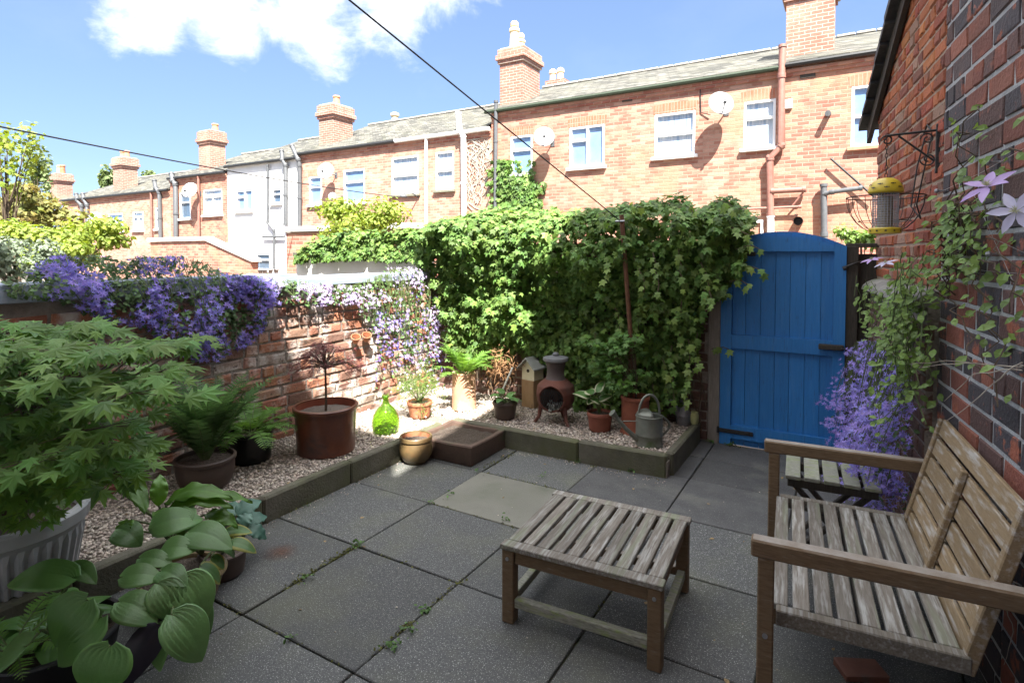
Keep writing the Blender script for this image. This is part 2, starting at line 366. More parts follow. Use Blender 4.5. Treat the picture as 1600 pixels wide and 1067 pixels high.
PANE=panemat('window glass',(.15,.24,.40)); PANED=panemat('dark window glass',(.06,.09,.13)); CURT=M('net curtain behind glass',(.30,.38,.48),(.52,.56,.60),5,.10,0,spec=1.0,stretch=(6,1,.5),c3=(.20,.29,.42),c3scale=2.2,c3lo=.45,c3hi=.62)
HB1=brickmat('orange house brick',(.33,.14,.10),(.44,.22,.155),(.40,.275,.205),dark=(.54,.36,.27),patch=(.44,.26,.165))
HB2=brickmat('red house brick',(.33,.125,.09),(.43,.195,.14),(.40,.285,.22),dark=(.55,.33,.22),patch=(.5,.25,.15))
HB3=brickmat('pale house brick',(.36,.17,.12),(.45,.245,.18),(.42,.31,.245),dark=(.6,.38,.26))
CHB=brickmat('chimney brick',(.32,.14,.10),(.42,.22,.16),(.45,.39,.33),dark=(.26,.13,.10))
ARCH=brickmat('red arch brick',(.38,.145,.085),(.44,.19,.12),(.40,.29,.23),bw=.075,bh=.3,ms=.008,offset=0)
SLATE=brickmat('roof slate',(.065,.064,.056),(.125,.122,.108),(.03,.03,.027),bw=.28,bh=.085,ms=.008,rough=.9,dark=(.21,.20,.17),patch=(.12,.115,.09),stain=(.07,.075,.045),bump=.9)
ORB=M('orange outrigger brick',(.25,.062,.025),(.36,.11,.042),22,.9,.8,70,island=.2,hue=.008,pal=[(0,(.34,.095,.035)),(.3,(.26,.065,.035)),(.5,(.42,.15,.05)),(.68,(.20,.07,.045)),(.8,(.12,.05,.04)),(.88,(.28,.19,.14))],c3=(.20,.10,.075),c3scale=5,c3lo=.55,c3hi=.75,c4=(.06,.035,.03),c4scale=40,c4lo=.62,c4hi=.7)
DKB=M('blue engineering brick',(.05,.03,.035),(.11,.055,.05),16,.8,.9,60,island=.25,pal=[(0,(.040,.042,.050)),(.30,(.095,.05,.042)),(.48,(.23,.07,.042)),(.70,(.058,.046,.046)),(.84,(.26,.088,.05)),(.93,(.03,.03,.036))],c3=(.26,.08,.045),c3scale=8,c3lo=.57,c3hi=.63,c4=(.26,.10,.075),c4scale=30,c4lo=.66,c4hi=.74)
SOOTB=M('sooty garden brick',(.085,.045,.035),(.15,.085,.065),18,.9,.9,60,island=.3,c3=(.2,.18,.16),c3scale=8,c3lo=.56,c3hi=.7)
OLDB=M('old yard brick',(.24,.09,.055),(.36,.17,.11),16,.9,.9,55,island=.2,hue=.008,pal=[(0,(.30,.12,.075)),(.25,(.22,.13,.09)),(.45,(.38,.16,.085)),(.65,(.17,.10,.075)),(.8,(.36,.22,.15)),(.92,(.30,.25,.20))],c3=(.56,.51,.46),c3scale=4.5,c3lo=.49,c3hi=.64,c4=(.12,.08,.06),c4scale=24,c4lo=.6,c4hi=.7)
MORTG=M('grey cement mortar',(.34,.355,.365),(.44,.45,.455),22,.95,1,80,bdist=.012)
MORTB=M('buff lime mortar',(.30,.22,.16),(.38,.29,.22),22,.95,1,80)
MORTO=M('dirty lime mortar',(.16,.13,.105),(.34,.30,.26),9,.95,1,60,bdist=.02)
# ---------------------------------------------------------------- ground, paving, gravel
def struct(o): o['kind']='structure'; return o
EARTH=M('alley earth',(.10,.085,.065),(.16,.14,.11),2,.95,.6)
mb=MB(); mb.raw([(-300,-60,-.03),(60,-60,-.03),(60,300,-.03),(-300,300,-.03)],[(0,1,2,3)]); struct(mb.build('ground',EARTH))
BED=M('dark joint earth',(.022,.02,.015),(.05,.045,.035),30,.95,.8,c3=(.06,.08,.02),c3scale=6,c3lo=.56,c3hi=.7)
mb=MB(); mb.raw([(-2.97,-.5,-.014),(.9,-.5,-.014),(.9,5.02,-.014),(-2.97,5.02,-.014)],[(0,1,2,3)]); struct(mb.build('paving_bed',BED))
def slabmat(name,a,b,sp,patch):
    return M(name,a,b,70,.78,.8,260,island=.26,c3=patch,c3scale=2.0,c3lo=.47,c3hi=.75,c4=sp,c4scale=190,c4lo=.60,c4hi=.66,bdist=.005)
SLAB=slabmat('speckled aggregate paving',(.050,.053,.054),(.092,.094,.092),(.33,.33,.32),(.105,.108,.075))
SLABP=M('plain sandy paving',(.148,.146,.122),(.19,.186,.155),6,.85,.4,120,c3=(.12,.125,.095),c3scale=3,c3lo=.48,c3hi=.7)
RUSTST=M('rust stain',(.17,.06,.028),(.11,.055,.035),40,.8,.5,200)
SLABD=M('dark smooth paving',(.06,.06,.062),(.095,.095,.094),6,.8,.4,160,c3=(.11,.11,.10),c3scale=3,island=.1,c4=(.2,.2,.19),c4scale=150,c4lo=.62,c4hi=.68)
xs=[-2.95,-2.285,-1.597,-.93,-.26,.41,.9]; ys=[-.5,.19,.85,1.515,2.2,2.825,3.435,4.08,4.55,5.0]
mb=MB()
for i in range(len(xs)-1):
    for j in range(len(ys)-1):
        x0,x1,y0,y1=xs[i],xs[i+1],ys[j],ys[j+1]
        if i==0 and j==6: pass
        jx=random.uniform(-.004,.004); g=.0045
        mi=0
        if (i,j)==(1,5): mi=1
        elif j>=6 and i>=2: mi=2
        z=-.02+random.uniform(-.002,.002)
        rot=Matrix.Rotation(random.uniform(-.004,.004),3,'Z')@Matrix.Rotation(random.uniform(-.003,.003),3,'X')
        mb.box(((x0+x1)/2+jx,(y0+y1)/2,z),(x1-x0-2*g,y1-y0-2*g,.04),rot,.004,mi)
struct(mb.build('paving',[SLAB,SLABP,SLABD]))
# rust mark soaked into one slab: an irregular thin film
p=G(438,862,.003); mb=MB(); ring=[]
for k in range(28):
    a=2*math.pi*k/28; r=.115*(1+.35*fbm(math.cos(a)*1.5,math.sin(a)*1.5,3)); ring.append((p.x+r*1.15*math.cos(a),p.y+r*math.sin(a),.0035))
FILM=bpy.data.materials.new('rust stain film'); FILM.use_nodes=True
def film():
    nt=FILM.node_tree;N=nt.nodes;L=nt.links;b=N['Principled BSDF'];b.inputs['Base Color'].default_value=(.13,.055,.03,1);b.inputs['Roughness'].default_value=.85
    tc=N.new('ShaderNodeTexCoord');d=N.new('ShaderNodeVectorMath');d.operation='DISTANCE';L.new(tc.outputs['Object'],d.inputs[0]);d.inputs[1].default_value=(p.x,p.y,.0035)
    mr=N.new('ShaderNodeMapRange');L.new(d.outputs['Value'],mr.inputs[0]);mr.inputs[1].default_value=.10;mr.inputs[2].default_value=.0;mr.inputs[4].default_value=1.1
    nz=N.new('ShaderNodeTexNoise');nz.inputs['Scale'].default_value=60;nz.inputs['Detail'].default_value=5;L.new(tc.outputs['Object'],nz.inputs['Vector'])
    mu=N.new('ShaderNodeMath');mu.operation='MULTIPLY';L.new(mr.outputs[0],mu.inputs[0]);L.new(nz.outputs['Fac'],mu.inputs[1]);L.new(mu.outputs[0],b.inputs['Alpha'])
film()
mb.raw(ring,[tuple(range(28))]); o=mb.build('rust_stain',FILM); o['kind']='structure'
# moss and weeds in the joints
MOSS=M('joint moss',(.075,.085,.02),(.13,.13,.035),40,.95,.8,island=.3)
mb=MB(); Ps=[]
def moss(a,b,m,wd=.02):
    a=Vector(a);b=Vector(b)
    for _ in range(m):
        q=a.lerp(b,random.random()); 
        if fbm(q.x*9,q.y*9,1)<-.12: continue
        Ps.append((q.x+random.gauss(0,wd*.4),q.y+random.gauss(0,wd*.4),random.uniform(-.012,.006)))
moss((-2.285,1.62,0),(-2.285,2.2,0),800,.028); moss((-1.597,1.6,0),(-1.597,2.25,0),260,.022); moss((-2.285,2.825,0),(-1.597,2.825,0),160,.016); moss((-1.597,3.435,0),(-2.25,3.435,0),200,.02)
moss((-2.285,2.2,0),(-1.6,2.2,0),90,.012); moss((-2.94,2.1,0),(-2.94,3.3,0),140,.014); moss((-2.95,1.515,0),(-1.6,1.515,0),120,.012); moss((-2.3,3.5,0),(-2.27,4.0,0),300,.05); moss((-2.3,3.94,0),(-1.1,3.94,0),260,.02)
moss((-1.0,4.97,0),(-.55,4.95,0),300,.035); moss((-.93,2.2,0),(-.93,2.8,0),60,.01)
Ps=np.array(Ps); m=len(Ps)
scatter(mb,OVAL,Ps,rnd(m,.7)+[0,0,.8],rnd(m),U(.008,.018,m)); o=mb.build('moss',MOSS); o['kind']='stuff'; o['label']='green moss and weeds growing in the paving joints'
WEED=M('small weeds',(.06,.13,.03),(.10,.19,.05),20,.7,0,island=.3,trans=.25)
mb=MB()
for (px,py,k) in ((557,852,26),(480,905,10),(660,955,22),(612,1010,26),(640,985,14),(672,787,8),(455,1000,10),(790,812,12),(850,745,9),(985,738,10),(1030,725,8),(745,738,10),(1110,690,30),(1140,695,36),(905,722,8),(700,772,8),(478,790,8)):
    q=G(px,py,.004); P=np.array(q)+rnd(k,.016)*[1,1,.3]+[0,0,.012]; scatter(mb,OVAL,P,rnd(k,.5)+[0,0,1],rnd(k)*[1,1,.3],U(.012,.026,k))
o=mb.build('weeds',WEED); o['kind']='stuff'; o['label']='tiny clover-like weeds between the slabs'
# gravel bed: left strip and back strip
GRZ=.115
GRAVB=M('gravel bedding',(.17,.14,.11),(.30,.26,.22),90,.95,1,120,bdist=.02)
mb=MB(); mb.prism([(-3.9,.2,-.02),(-2.99,.2,-.02),(-2.99,4.0,-.02),(-1.07,4.0,-.02),(-1.07,5.0,-.02),(-3.9,5.0,-.02)],(0,0,GRZ+.02)); struct(mb.build('gravel_bed',GRAVB))
PEB=M('pea shingle',(.36,.29,.23),(.48,.43,.38),12,.8,.2,island=.5,hue=.02)
def pebbles():
    ico=np.array([(0,0,1),(.894,0,.447),(.276,.851,.447),(-.724,.526,.447),(-.724,-.526,.447),(.276,-.851,.447),(.724,.526,-.447),(-.276,.851,-.447),(-.894,0,-.447),(-.276,-.851,-.447),(.724,-.526,-.447),(0,0,-1)],dtype=np.float32)
    fc=np.array([(0,1,2),(0,2,3),(0,3,4),(0,4,5),(0,5,1),(1,6,2),(2,7,3),(3,8,4),(4,9,5),(5,10,1),(6,7,2),(7,8,3),(8,9,4),(9,10,5),(10,6,1)])
    P=[]
    A=np.column_stack([U(-3.88,-2.99,13500),U(.7,3.9,13500)]); B=np.column_stack([U(-3.88,-1.09,12500),U(4.05,4.98,12500)])
    C_=np.vstack([np.column_stack([-2.94+np.abs(RNG.normal(0,.05,150)),U(1.2,3.9,150)]),np.column_stack([U(-2.9,-1.0,150),3.95-np.abs(RNG.normal(0,.05,150))]),np.column_stack([U(-2.9,0,60),U(1.2,4.6,60)])])
    A=np.vstack([A,B]); z=np.full((len(A),1),GRZ)+U(-.004,.012,(len(A),1)); A=np.vstack([A,C_]); m=len(A); P=np.hstack([A,np.vstack([z,np.full((len(C_),1),.003)])])
    sz=U(.006,.0125,m); sz[-len(C_):]*=.5; sz=sz[:,None,None]*np.array([1,.85,.6],dtype=np.float32)*U(.75,1.25,(m,1,3))
    an=U(0,6.28,m); ca,sa=np.cos(an),np.sin(an); Rz=np.zeros((m,3,3)); Rz[:,0,0]=ca;Rz[:,0,1]=-sa;Rz[:,1,0]=sa;Rz[:,1,1]=ca;Rz[:,2,2]=1
    V=ico[None]*sz; V=np.einsum('mij,mkj->mki',Rz,V)+P[:,None,:]
    mb=MB(); mb.arr(V.reshape(-1,3),[(np.arange(m)[:,None,None]*12+fc[None]).reshape(-1,3)]); o=mb.build('gravel',PEB,smooth=True); o['kind']='stuff'; o['label']='pale pea gravel filling the raised bed'
pebbles()
# edging stones round the bed
def edging(a,b,z0,z1,label,th=.07):
    a=Vector((*a,0));b=Vector((*b,0)); mid=(a+b)/2; d=(b-a); ang=math.atan2(d.y,d.x)
    mb=MB(); n=6; L=d.length
    mb.box((0,0,(z0+z1)/2),(L-.008,th,z1-z0),None,.012,jit=.003)
    o=mb.build('edging_stone',CONC); o.location=mid; o.rotation_euler=(0,0,ang)
    tag(o,label,'edging stone','edging stones round the gravel bed')
mb=MB(); P=np.array([(random.uniform(-2.9,.2),random.uniform(1.3,4.8),.004) for _ in range(45)]+[(random.uniform(-3.7,-3.05),random.uniform(1.4,4.6),GRZ+.012) for _ in range(50)]+[(random.uniform(-2.8,-1.1),random.uniform(4.1,4.8),GRZ+.012) for _ in range(40)]); m=len(P)
scatter(mb,OVAL,P,rnd(m,.2)+[0,0,1],rnd(m)*[1,1,.1],U(.010,.032,m)); o=mb.build('fallen_leaves',M('fallen dry leaf',(.20,.13,.06),(.30,.22,.11),8,.85,0,island=.4)); o['kind']='stuff'; o['label']='scattered fallen leaves and petals on gravel and paving'
edging((-2.985,.2),(-2.985,1.15),-.02,.15,'mossy edging stone beneath the hostas, mostly hidden by leaves')
edging((-2.985,1.15),(-2.98,2.1),-.02,.155,'mossy edging stone beside the pots of variegated hosta')
edging((-2.98,2.1),(-2.985,2.8),-.02,.155,'mossy edging stone in front of the fern pots and big glazed pot')
edging((-2.985,2.8),(-2.985,3.85),-.02,.15,'mossy edging stone behind the small round pot, partly sunlit')
edging((-2.95,3.99),(-1.75,4.0),-.02,.16,'mossy edging stone in front of the chiminea, behind the soil trough')
edging((-1.75,4.0),(-1.075,4.025),-.02,.165,'mossy edging stone in front of the watering can')
edging((-1.075,4.06),(-1.075,4.95),-.02,.17,'greenish edging timber running back to the gate post',.06)
# ---------------------------------------------------------------- brick walls with real bricks
def brick_wall(root,bname,P0,d,nrm,L,z0,z1,mat,mort,ch=.082,bl=.232,joint=.012,proud=.006,top=None,thick=.22,jit=.0025,header=.18,skip=None,mortname='mortar',s0=0,rnd_ch=.007):
    P0=Vector((P0[0],P0[1],0)); d=Vector((d[0],d[1],0)).normalized(); n=Vector((nrm[0],nrm[1],0)).normalized(); mb=MB()
    nz_=int((z1-z0)/ch)
    for r in range(nz_):
        za=z0+r*ch+joint/2; zb=z0+(r+1)*ch-joint/2; s=s0-(bl/2 if r%2 else 0)-random.uniform(0,.04)
        hd=(r%4==3)
        while s<L:
            ln=(bl-joint)/2 if (hd or random.random()<header) else bl
            ln*=random.uniform(.96,1.04)
            a=max(s+joint/2,s0); b=min(s+ln-joint/2,L); s+=ln
            if b-a<.035: continue
            if top and za>top((a+b)/2): continue
            if skip and skip((a+b)/2,(za+zb)/2): continue
            pr=proud+random.uniform(-.002,.002); c=rnd_ch
            dz=random.uniform(-.002,.002)
            def pt(s_,z_,o_): 
                q=P0+d*s_+n*o_; return (q.x,q.y,z_+dz)
            J=lambda: random.uniform(-jit,jit)
            ring=[(a,za),(b,za),(b,zb),(a,zb)]
            mids=[((a*2+b)/3,za),((a+b*2)/3,zb)]
            fr=[pt(x+(c if x==a else -c)+J(),z+(c if z==za else -c)+J(),pr+J()) for x,z in ring]
            ou=[pt(x+J(),z+J(),pr-c) for x,z in ring]
            bk=[pt(x,z,-.03) for x,z in ring]
            V=fr+ou+bk; Fc=[(0,1,2,3)]+[(i,i+4,(i+1)%4+4,(i+1)%4) for i in range(4)]+[(i+4,i+8,(i+1)%4+8,(i+1)%4+4) for i in range(4)]
            # right-handedness: d x z must point along n
            if d.cross(Vector((0,0,1))).dot(n)<0: Fc=[q[::-1] for q in Fc]
            mb.raw(V,Fc)
    mb.build(bname,mat,root,smooth=False)
    m2=MB(); 
    if top: poly=[(s0,z0)]+[(L,z0)]+[(s0+(L-s0)*k/12,top(s0+(L-s0)*k/12)) for k in range(12,-1,-1)]
    else: poly=[(s0,z0),(L,z0),(L,z1),(s0,z1)]
    P=[P0+d*s_+Vector((0,0,z_)) for s_,z_ in poly]
    m2.prism(P,n*-thick); m2.build(mortname,mort,root)
# right hand boundary: line X=.21-.117(Y-5)
RD=Vector((-.1162,.9932,0)).normalized(); RN=Vector((-.9932,-.1162,0)).normalized()
def RX(Y): return .21-.117*(Y-5.0)
def onR(px,py,off=0):
    """line of sight onto the right-hand wall, off metres in front of it"""
    d=ray(px,py); P=Vector((RX(0),0,0))+RN*off
    t=(P-EYE).dot(RN)/d.dot(RN); return EYE+d*t
YS=onR(1470,450).y
root=thing('neighbour_house','dark blue and red brick side of the neighbouring house above the bench','house',(RX(0),0,0))
y0=.6
brick_wall(root,'wall',(RX(y0),y0),RD,RN,(YS-y0)/RD.y,0,4.3,DKB,MORTG,ch=.099,bl=.25,joint=.016,proud=.0055,rnd_ch=.0045,thick=.23)
mb=MB(); a=Vector((RX(-2.5),-2.5,0)); b=Vector((RX(YS),YS,0))
for (s0_,s1_,z0,z1) in (((-2.5),y0,0,7.2),(y0,YS,4.3,7.2)):
    p0=Vector((RX(s0_),s0_,z0)); p1=Vector((RX(s1_),s1_,z0)); q=[p0,p1,p1+Vector((0,0,z1-z0)),p0+Vector((0,0,z1-z0))]; mb.prism(q,-RN*4)
p0=Vector((RX(y0),y0,0))-RN*.24; p1=Vector((RX(YS),YS,0))-RN*.24
mb.prism([p0,p1,p1+Vector((0,0,4.3)),p0+Vector((0,0,4.3))],-RN*3.7)
mb.build('upper_wall',HB2,root)
mb=MB(); p0=Vector((RX(-2.7),-2.7,7.2))+RN*.2; p1=Vector((RX(YS+.2),YS+.2,7.2))+RN*.2
mb.prism([p0,p1,p1-RN*4.5+Vector((0,0,1.2)),p0-RN*4.5+Vector((0,0,1.2))],(0,0,.1)); mb.build('roof',SLATE,root)
# lean-to beyond the seam, its roof verge falling away from the house
v0=onR(1403,0,.06); v1=onR(1356,186,.06); sl_=(v1.z-v0.z)/(v1.y-v0.y)
YE=onR(1371,300).y
def vz(Y): return v1.z+sl_*(Y-v1.y)
root=thing('lean_to_building','orange brick lean-to with a steep dark roof verge beyond the bench','outbuilding',(RX(4),4,0))
brick_wall(root,'wall',(RX(YS),YS),RD,RN,(YE-YS)/RD.y,1.35,5.6,ORB,MORTB,ch=.076,bl=.225,joint=.010,proud=.0075,top=lambda s:vz(YS+s*RD.y)-.02,thick=.25,jit=.004,header=.3,rnd_ch=.009)
mb=MB(); 
pa=Vector((RX(YS),YS,0))-RN*.26; pb=Vector((RX(YE),YE,0))-RN*.26
mb.prism([pa,pb,pb+Vector((0,0,vz(YE)-.03)),pa+Vector((0,0,vz(YS)-.03))],-RN*2.6); mb.build('side_wall',HB2,root)
# end wall brick return facing the alley/garden corner
SLT=M('dark roof edge tiles',(.02,.02,.021),(.045,.045,.045),20,.7,.4,island=.3)
mb=MB(); ya,yb=YS-.02,YE+.22; nseg=12
for k in range(nseg):
    t0=ya+(yb-ya)*k/nseg; t1=ya+(yb-ya)*(k+1.18)/nseg
    A=Vector((RX(t0),t0,vz(t0)+.0))+RN*.10; B=Vector((RX(t1),t1,vz(t1)+.025))+RN*.10
    mb.prism([A,B,B-RN*2.9,A-RN*2.9],(0,0,.035+.012*(k%2)))
mb.build('roof',SLT,root)
mb=MB(); A=Vector((RX(ya),ya,vz(ya)-.1))+RN*.045; B=Vector((RX(yb),yb,vz(yb)-.1))+RN*.045
mb.prism([A,B,B+Vector((0,0,.11)),A+Vector((0,0,.11))],RN*-.03); mb.build('bargeboard',DARKWOOD,root)
# low garden wall below it, towards the gate
root=thing('garden_wall','sooty brick garden wall with rounded coping between the gate and the bench','wall',(RX(4.1),4.1,0))
go=.05
PG=Vector((RX(YS),YS,0))+RN*go
brick_wall(root,'wall',(PG.x,PG.y),RD,RN,(4.98-YS)/RD.y,0,1.34,SOOTB,MORTO,ch=.084,bl=.235,joint=.013,proud=.007,thick=.2)
mb=MB(); Lw=(4.98-YS)/RD.y; n=9
for k in range(4):
    a=PG+RD*(Lw*k/4+.004); b=PG+RD*(Lw*(k+1)/4-.004); poly=[]
    for i in range(n+1):
        an=math.pi*i/n; poly.append(a+RN*(.03-.12+.15*math.cos(an))+Vector((0,0,1.34+.085*math.sin(an))))
    mb.prism(poly,b-a)
mb.build('coping',M('grey half-round coping',(.15,.145,.13),(.25,.235,.21),10,.9,.5,c3=(.1,.12,.06),c3scale=4),root)
# left boundary wall
XL=-3.9
root=thing('boundary_wall','old red brick boundary wall along the left of the yard, limewash flaking','wall',(XL,3,0))
brick_wall(root,'wall',(XL,-.3),(0,1),(1,0),5.35,0,1.33,OLDB,MORTO,ch=.0905,bl=.25,joint=.012,proud=.010,thick=.22,jit=.007,header=.25,rnd_ch=.012)
COPB=M('blue grey painted board',(.22,.27,.33),(.32,.37,.43),7,.7,.3,stretch=(1,.3,4),c3=(.45,.5,.55),c3scale=4,c3lo=.6,c3hi=.7)
mb=MB(); mb.box((XL-.09,1.3,1.385),(.26,3.6,.105),None,.006); mb.box((XL-.09,4.0,1.37),(.26,1.8,.08),None,.006); mb.build('coping_board',COPB,root)
# back wall behind the ivy, up to the gate post
YB=5.0
root=thing('back_wall','brown brick back wall almost hidden under ivy','wall',(-2.4,5.1,0))
brick_wall(root,'wall',(-3.9,YB),(1,0),(0,-1),2.9,0,1.7,SOOTB,MORTO,ch=.084,thick=.22,jit=.004)
root=thing('rendered_wall','white rendered alley wall with ivy along its top, left of the yard corner','wall',(-5.4,5.1,0))
a=onY(462,415,5.0); mb=MB(); mb.box(((a.x-4.12)/2,5.11,.79),(-4.12-a.x,.22,1.58),None,.01); mb.build('wall',RENDERW,root)
mb=MB(); mb.box(((a.x-4.12)/2,5.11,1.60),(-4.12-a.x+.06,.28,.05),None,.008); mb.build('coping',CONC,root)
# own house behind the camera: it shades the patio; walls made white to bounce light
root=thing('terrace_house','unseen terrace house, made white to bounce light, at the near end of the patio, shading the paving','house',(-6,-3,0))
mb=MB(); mb.box((-7,-4.6,3.75),(15,8,7.5)); mb.build('wall',RENDERW,root)
mb=MB(); mb.prism([(-14.6,-.45,7.45),(-14.6,-8.75,7.45),(-14.6,-4.6,9.2)],(15.2,0,0)); mb.build('roof',SLATE,root)
# ---------------------------------------------------------------- terrace of houses beyond the alley
D0=14.0
def facade(root,x0,x1,z0,z1,holes,Y,mat,dep=.09):
    X=sorted({x0,x1,*[h[0] for h in holes],*[h[1] for h in holes]}); Z=sorted({z0,z1,*[h[2] for h in holes],*[h[3] for h in holes]}); mb=MB()
    for i in range(len(X)-1):
        for j in range(len(Z)-1):
            cx,cz=(X[i]+X[i+1])/2,(Z[j]+Z[j+1])/2
            if any(h[0]<cx<h[1] and h[2]<cz<h[3] for h in holes): continue
            mb.raw([(X[i],Y,Z[j]),(X[i+1],Y,Z[j]),(X[i+1],Y,Z[j+1]),(X[i],Y,Z[j+1])],[(0,1,2,3)])
    for h in holes:
        a,b,c,d=h
        mb.raw([(a,Y,c),(b,Y,c),(b,Y,d),(a,Y,d),(a,Y+dep,c),(b,Y+dep,c),(b,Y+dep,d),(a,Y+dep,d)],[(0,4,5,1),(1,5,6,2),(2,6,7,3),(3,7,4,0)])
    # returns
    mb.raw([(x0,Y,z0),(x0,Y,z1),(x0,Y+7,z1),(x0,Y+7,z0),(x1,Y,z0),(x1,Y,z1),(x1,Y+7,z1),(x1,Y+7,z0)],[(0,1,2,3),(4,7,6,5),(3,2,6,7)])
    return mb.build('wall',mat,root)
def window(root,h,Y,style,sill=True,arch=True,pane=None,sillmat=None):
    a,b,c,d=h; mb=MB(); t=.055; yf=Y+.03
    W=b-a; Hh=d-c
    def bar(x0,x1,z0,z1,dy=0,th=.06): mb.box(((x0+x1)/2,yf+dy,(z0+z1)/2),(x1-x0,th,z1-z0),None,.006)
    bar(a,a+t,c,d); bar(b-t,b,c,d); bar(a+t,b-t,c,c+t); bar(a+t,b-t,d-t,d)
    if style in('top','sash'):
        zz=c+Hh*(.62 if style=='top' else .5); bar(a+t,b-t,zz-.03,zz+.03)
    if style=='double':
        xm=a+W*.52; bar(xm-.035,xm+.035,c+t,d-t); zz=c+Hh*.66; bar(a+t,xm-.035,zz-.03,zz+.03)
    if style=='wide':
        xm=a+W*.5; bar(xm-.03,xm+.03,c+t,c+Hh*.7); zz=c+Hh*.7; bar(a+t,b-t,zz-.03,zz+.03)
    fr=mb.build('window',UPVC,root)
    mb=MB(); mb.raw([(a+t-.005,Y+.065,c+t-.005),(b-t+.005,Y+.065,c+t-.005),(b-t+.005,Y+.065,d-t+.005),(a+t-.005,Y+.065,d-t+.005)],[(0,1,2,3)]); mb.build('pane',pane or PANE,fr)
    if sill:
        mb=MB(); mb.box(((a+b)/2,Y-.02,c-.04),(W+.14,.14,.075),None,.008); mb.build('sill',sillmat or WHITEP,fr)
    if arch:
        mb=MB(); n=7; poly=[]
        for k in range(n+1):
            u=k/n; poly.append((a-.07+(W+.14)*u,Y-.004,d+.22+.03*math.sin(math.pi*u)))
        poly=[(a-.03,Y-.004,d+.004),(b+.03,Y-.004,d+.004)]+poly[::-1]
        mb.prism(poly,(0,.02,0)); mb.build('lintel',ARCH,root)
def roof(root,x0,x1,ze,zr,Y,dpt=3.5,ridge=True):
    mb=MB(); th=.06
    prof=[(Y-.14,ze),(Y+dpt,zr),(Y+2*dpt,ze),(Y+2*dpt,ze-th),(Y+dpt,zr-th-.02),(Y-.14,ze-th)]
    mb.prism([(x0,y,z) for y,z in prof],(x1-x0,0,0)); 
    o=mb.build('roof',SLATE,root)
    if ridge:
        mb=MB(); x=x0
        while x<x1-.05:
            l=min(.45,x1-x); mb.bar((x,Y+dpt,zr+.02+random.uniform(-.008,.008)),(x+l-.012,Y+dpt,zr+.02),.16,.08,ch=.025); x+=.45
        mb.build('ridge_tiles',LEAD,o)
    return o
def gutter(root,x0,x1,z,Y,mat):
    mb=MB(); mb.tube([(x0,Y-.12,z-.02),(x1,Y-.12,z-.02)],.055,8); mb.build('gutter',mat,root)
def corbel(root,x0,x1,z,Y,mat):
    mb=MB(); mb.box(((x0+x1)/2,Y-.012,z-.16),(x1-x0,.05,.07)); mb.box(((x0+x1)/2,Y-.03,z-.085),(x1-x0,.08,.07)); mb.build('eaves_course',mat,root)
def chimney(root,px0,pytop,pybot,w,dep,Y,pots,band=.42,mat=None,top=None):
    a=onY(px0,pytop,Y); zt=top if top else a.z; zb=onY(px0,pybot,Y).z-.3; x0=a.x; cx=x0+w/2; cy=Y+dep/2
    mb=MB(); mb.box((cx,cy,(zb+zt-band)/2),(w,dep,zt-band-zb)); mb.box((cx,cy,zt-band+.05),(w+.1,dep+.1,.1)); mb.box((cx,cy,zt-band+.17),(w+.2,dep+.2,.14),None,.01); mb.box((cx,cy,zt-band+.24+(band-.24)/2),(w+.1,dep+.1,band-.24))
    c=mb.build('chimney',mat or CHB,root)
    mb=MB(); mb.box((cx,cy,zt+.02),(w+.02,dep+.02,.05),None,.02); mb.build('flaunching',LEAD,c)
    for (ox,oy,hh,r,m,cowl) in pots:
        mb=MB(); pr=[(r*1.05,0),(r,.05),(r*.85,hh*.8),(r*1.05,hh*.84),(r*1.05,hh*.93),(r*.9,hh),(r*.6,hh)]
        if cowl: pr+=[(r*.55,hh+.02),(r*.8,hh+.05),(r*.85,hh+.14),(r*.5,hh+.2),(0.01,hh+.22)]
        mb.lathe(pr,14,(cx+ox,cy+oy,zt+.04)); mb.build('chimney_pot',m,c,smooth='auto')
    # mortar fillet where it meets the slates
    return c
def pipe(root,pts,r,mat,Y,off=.1,name='drainpipe',brk=True):
    P=[]
    for q in pts:
        v=onY(q[0],q[1],Y-(q[2] if len(q)>2 else off)); P.append(v)
    mb=MB(); mb.tube(P,r,10)
    if brk:
        for i in range(len(P)-1):
            a,b=P[i],P[i+1]; L=(b-a).length
            k=max(1,int(L/1.1))
            for j in range(k+1):
                q=a.lerp(b,(j+.02)/(k+.04)); t=(b-a).normalized(); mb.tube([q-t*.03,q+t*.03],r*1.22,10)
    return mb.build(name,mat,root,smooth='auto')
def hole(r,Y=D0):
    a=onY(r[0],(r[1]+r[3])/2,Y); b=onY(r[2],(r[1]+r[3])/2,Y); xm=(r[0]+r[2])/2
    return (a.x,b.x,onY(xm,r[3]-3,Y).z,onY(xm,r[1],Y).z)
xR1=onY(1226,200,D0).x
# --- house R2 (ivy corner to brown pipe)
xa=onY(768,250,D0).x
root=thing('brick_house','orange brick house above the ivy hedge with brown drainpipe at its right','house',(-4,14,0))
zE=5.70
hs=[((1162,157,1212,234),'top',CURT),((1023,176,1086,247),'sash',CURT),((890,197,944,264),'double',PANE),((798,212,832,275),'top',PANE)]
HL=[hole(r) for r,_,_ in hs]
facade(root,xa,xR1,-.1,zE,HL,D0,HB1,.16)
for (r,st,pm),h in zip(hs,HL): window(root,h,D0,st,pane=pm)
zR=7.28
roof(root,xa-.15,xR1,zE+.06,zR,D0); gutter(root,xa-.15,xR1,zE+.02,D0,GUTG); corbel(root,xa,xR1,zE,D0,HB2)
chimney(root,781,76,168,.78,1.05,D0+.45,[(-.05,-.25,.62,.15,CREAM,True),(-.12,.25,.45,.14,CREAM,True)],top=onY(790,77,D0+.45).z)
mb=MB(); q=onY(872,128,19.5); mb.box((q.x,q.y,q.z-.5),(.8,.6,1.0)); c_=mb.build('chimney',CHB,root)
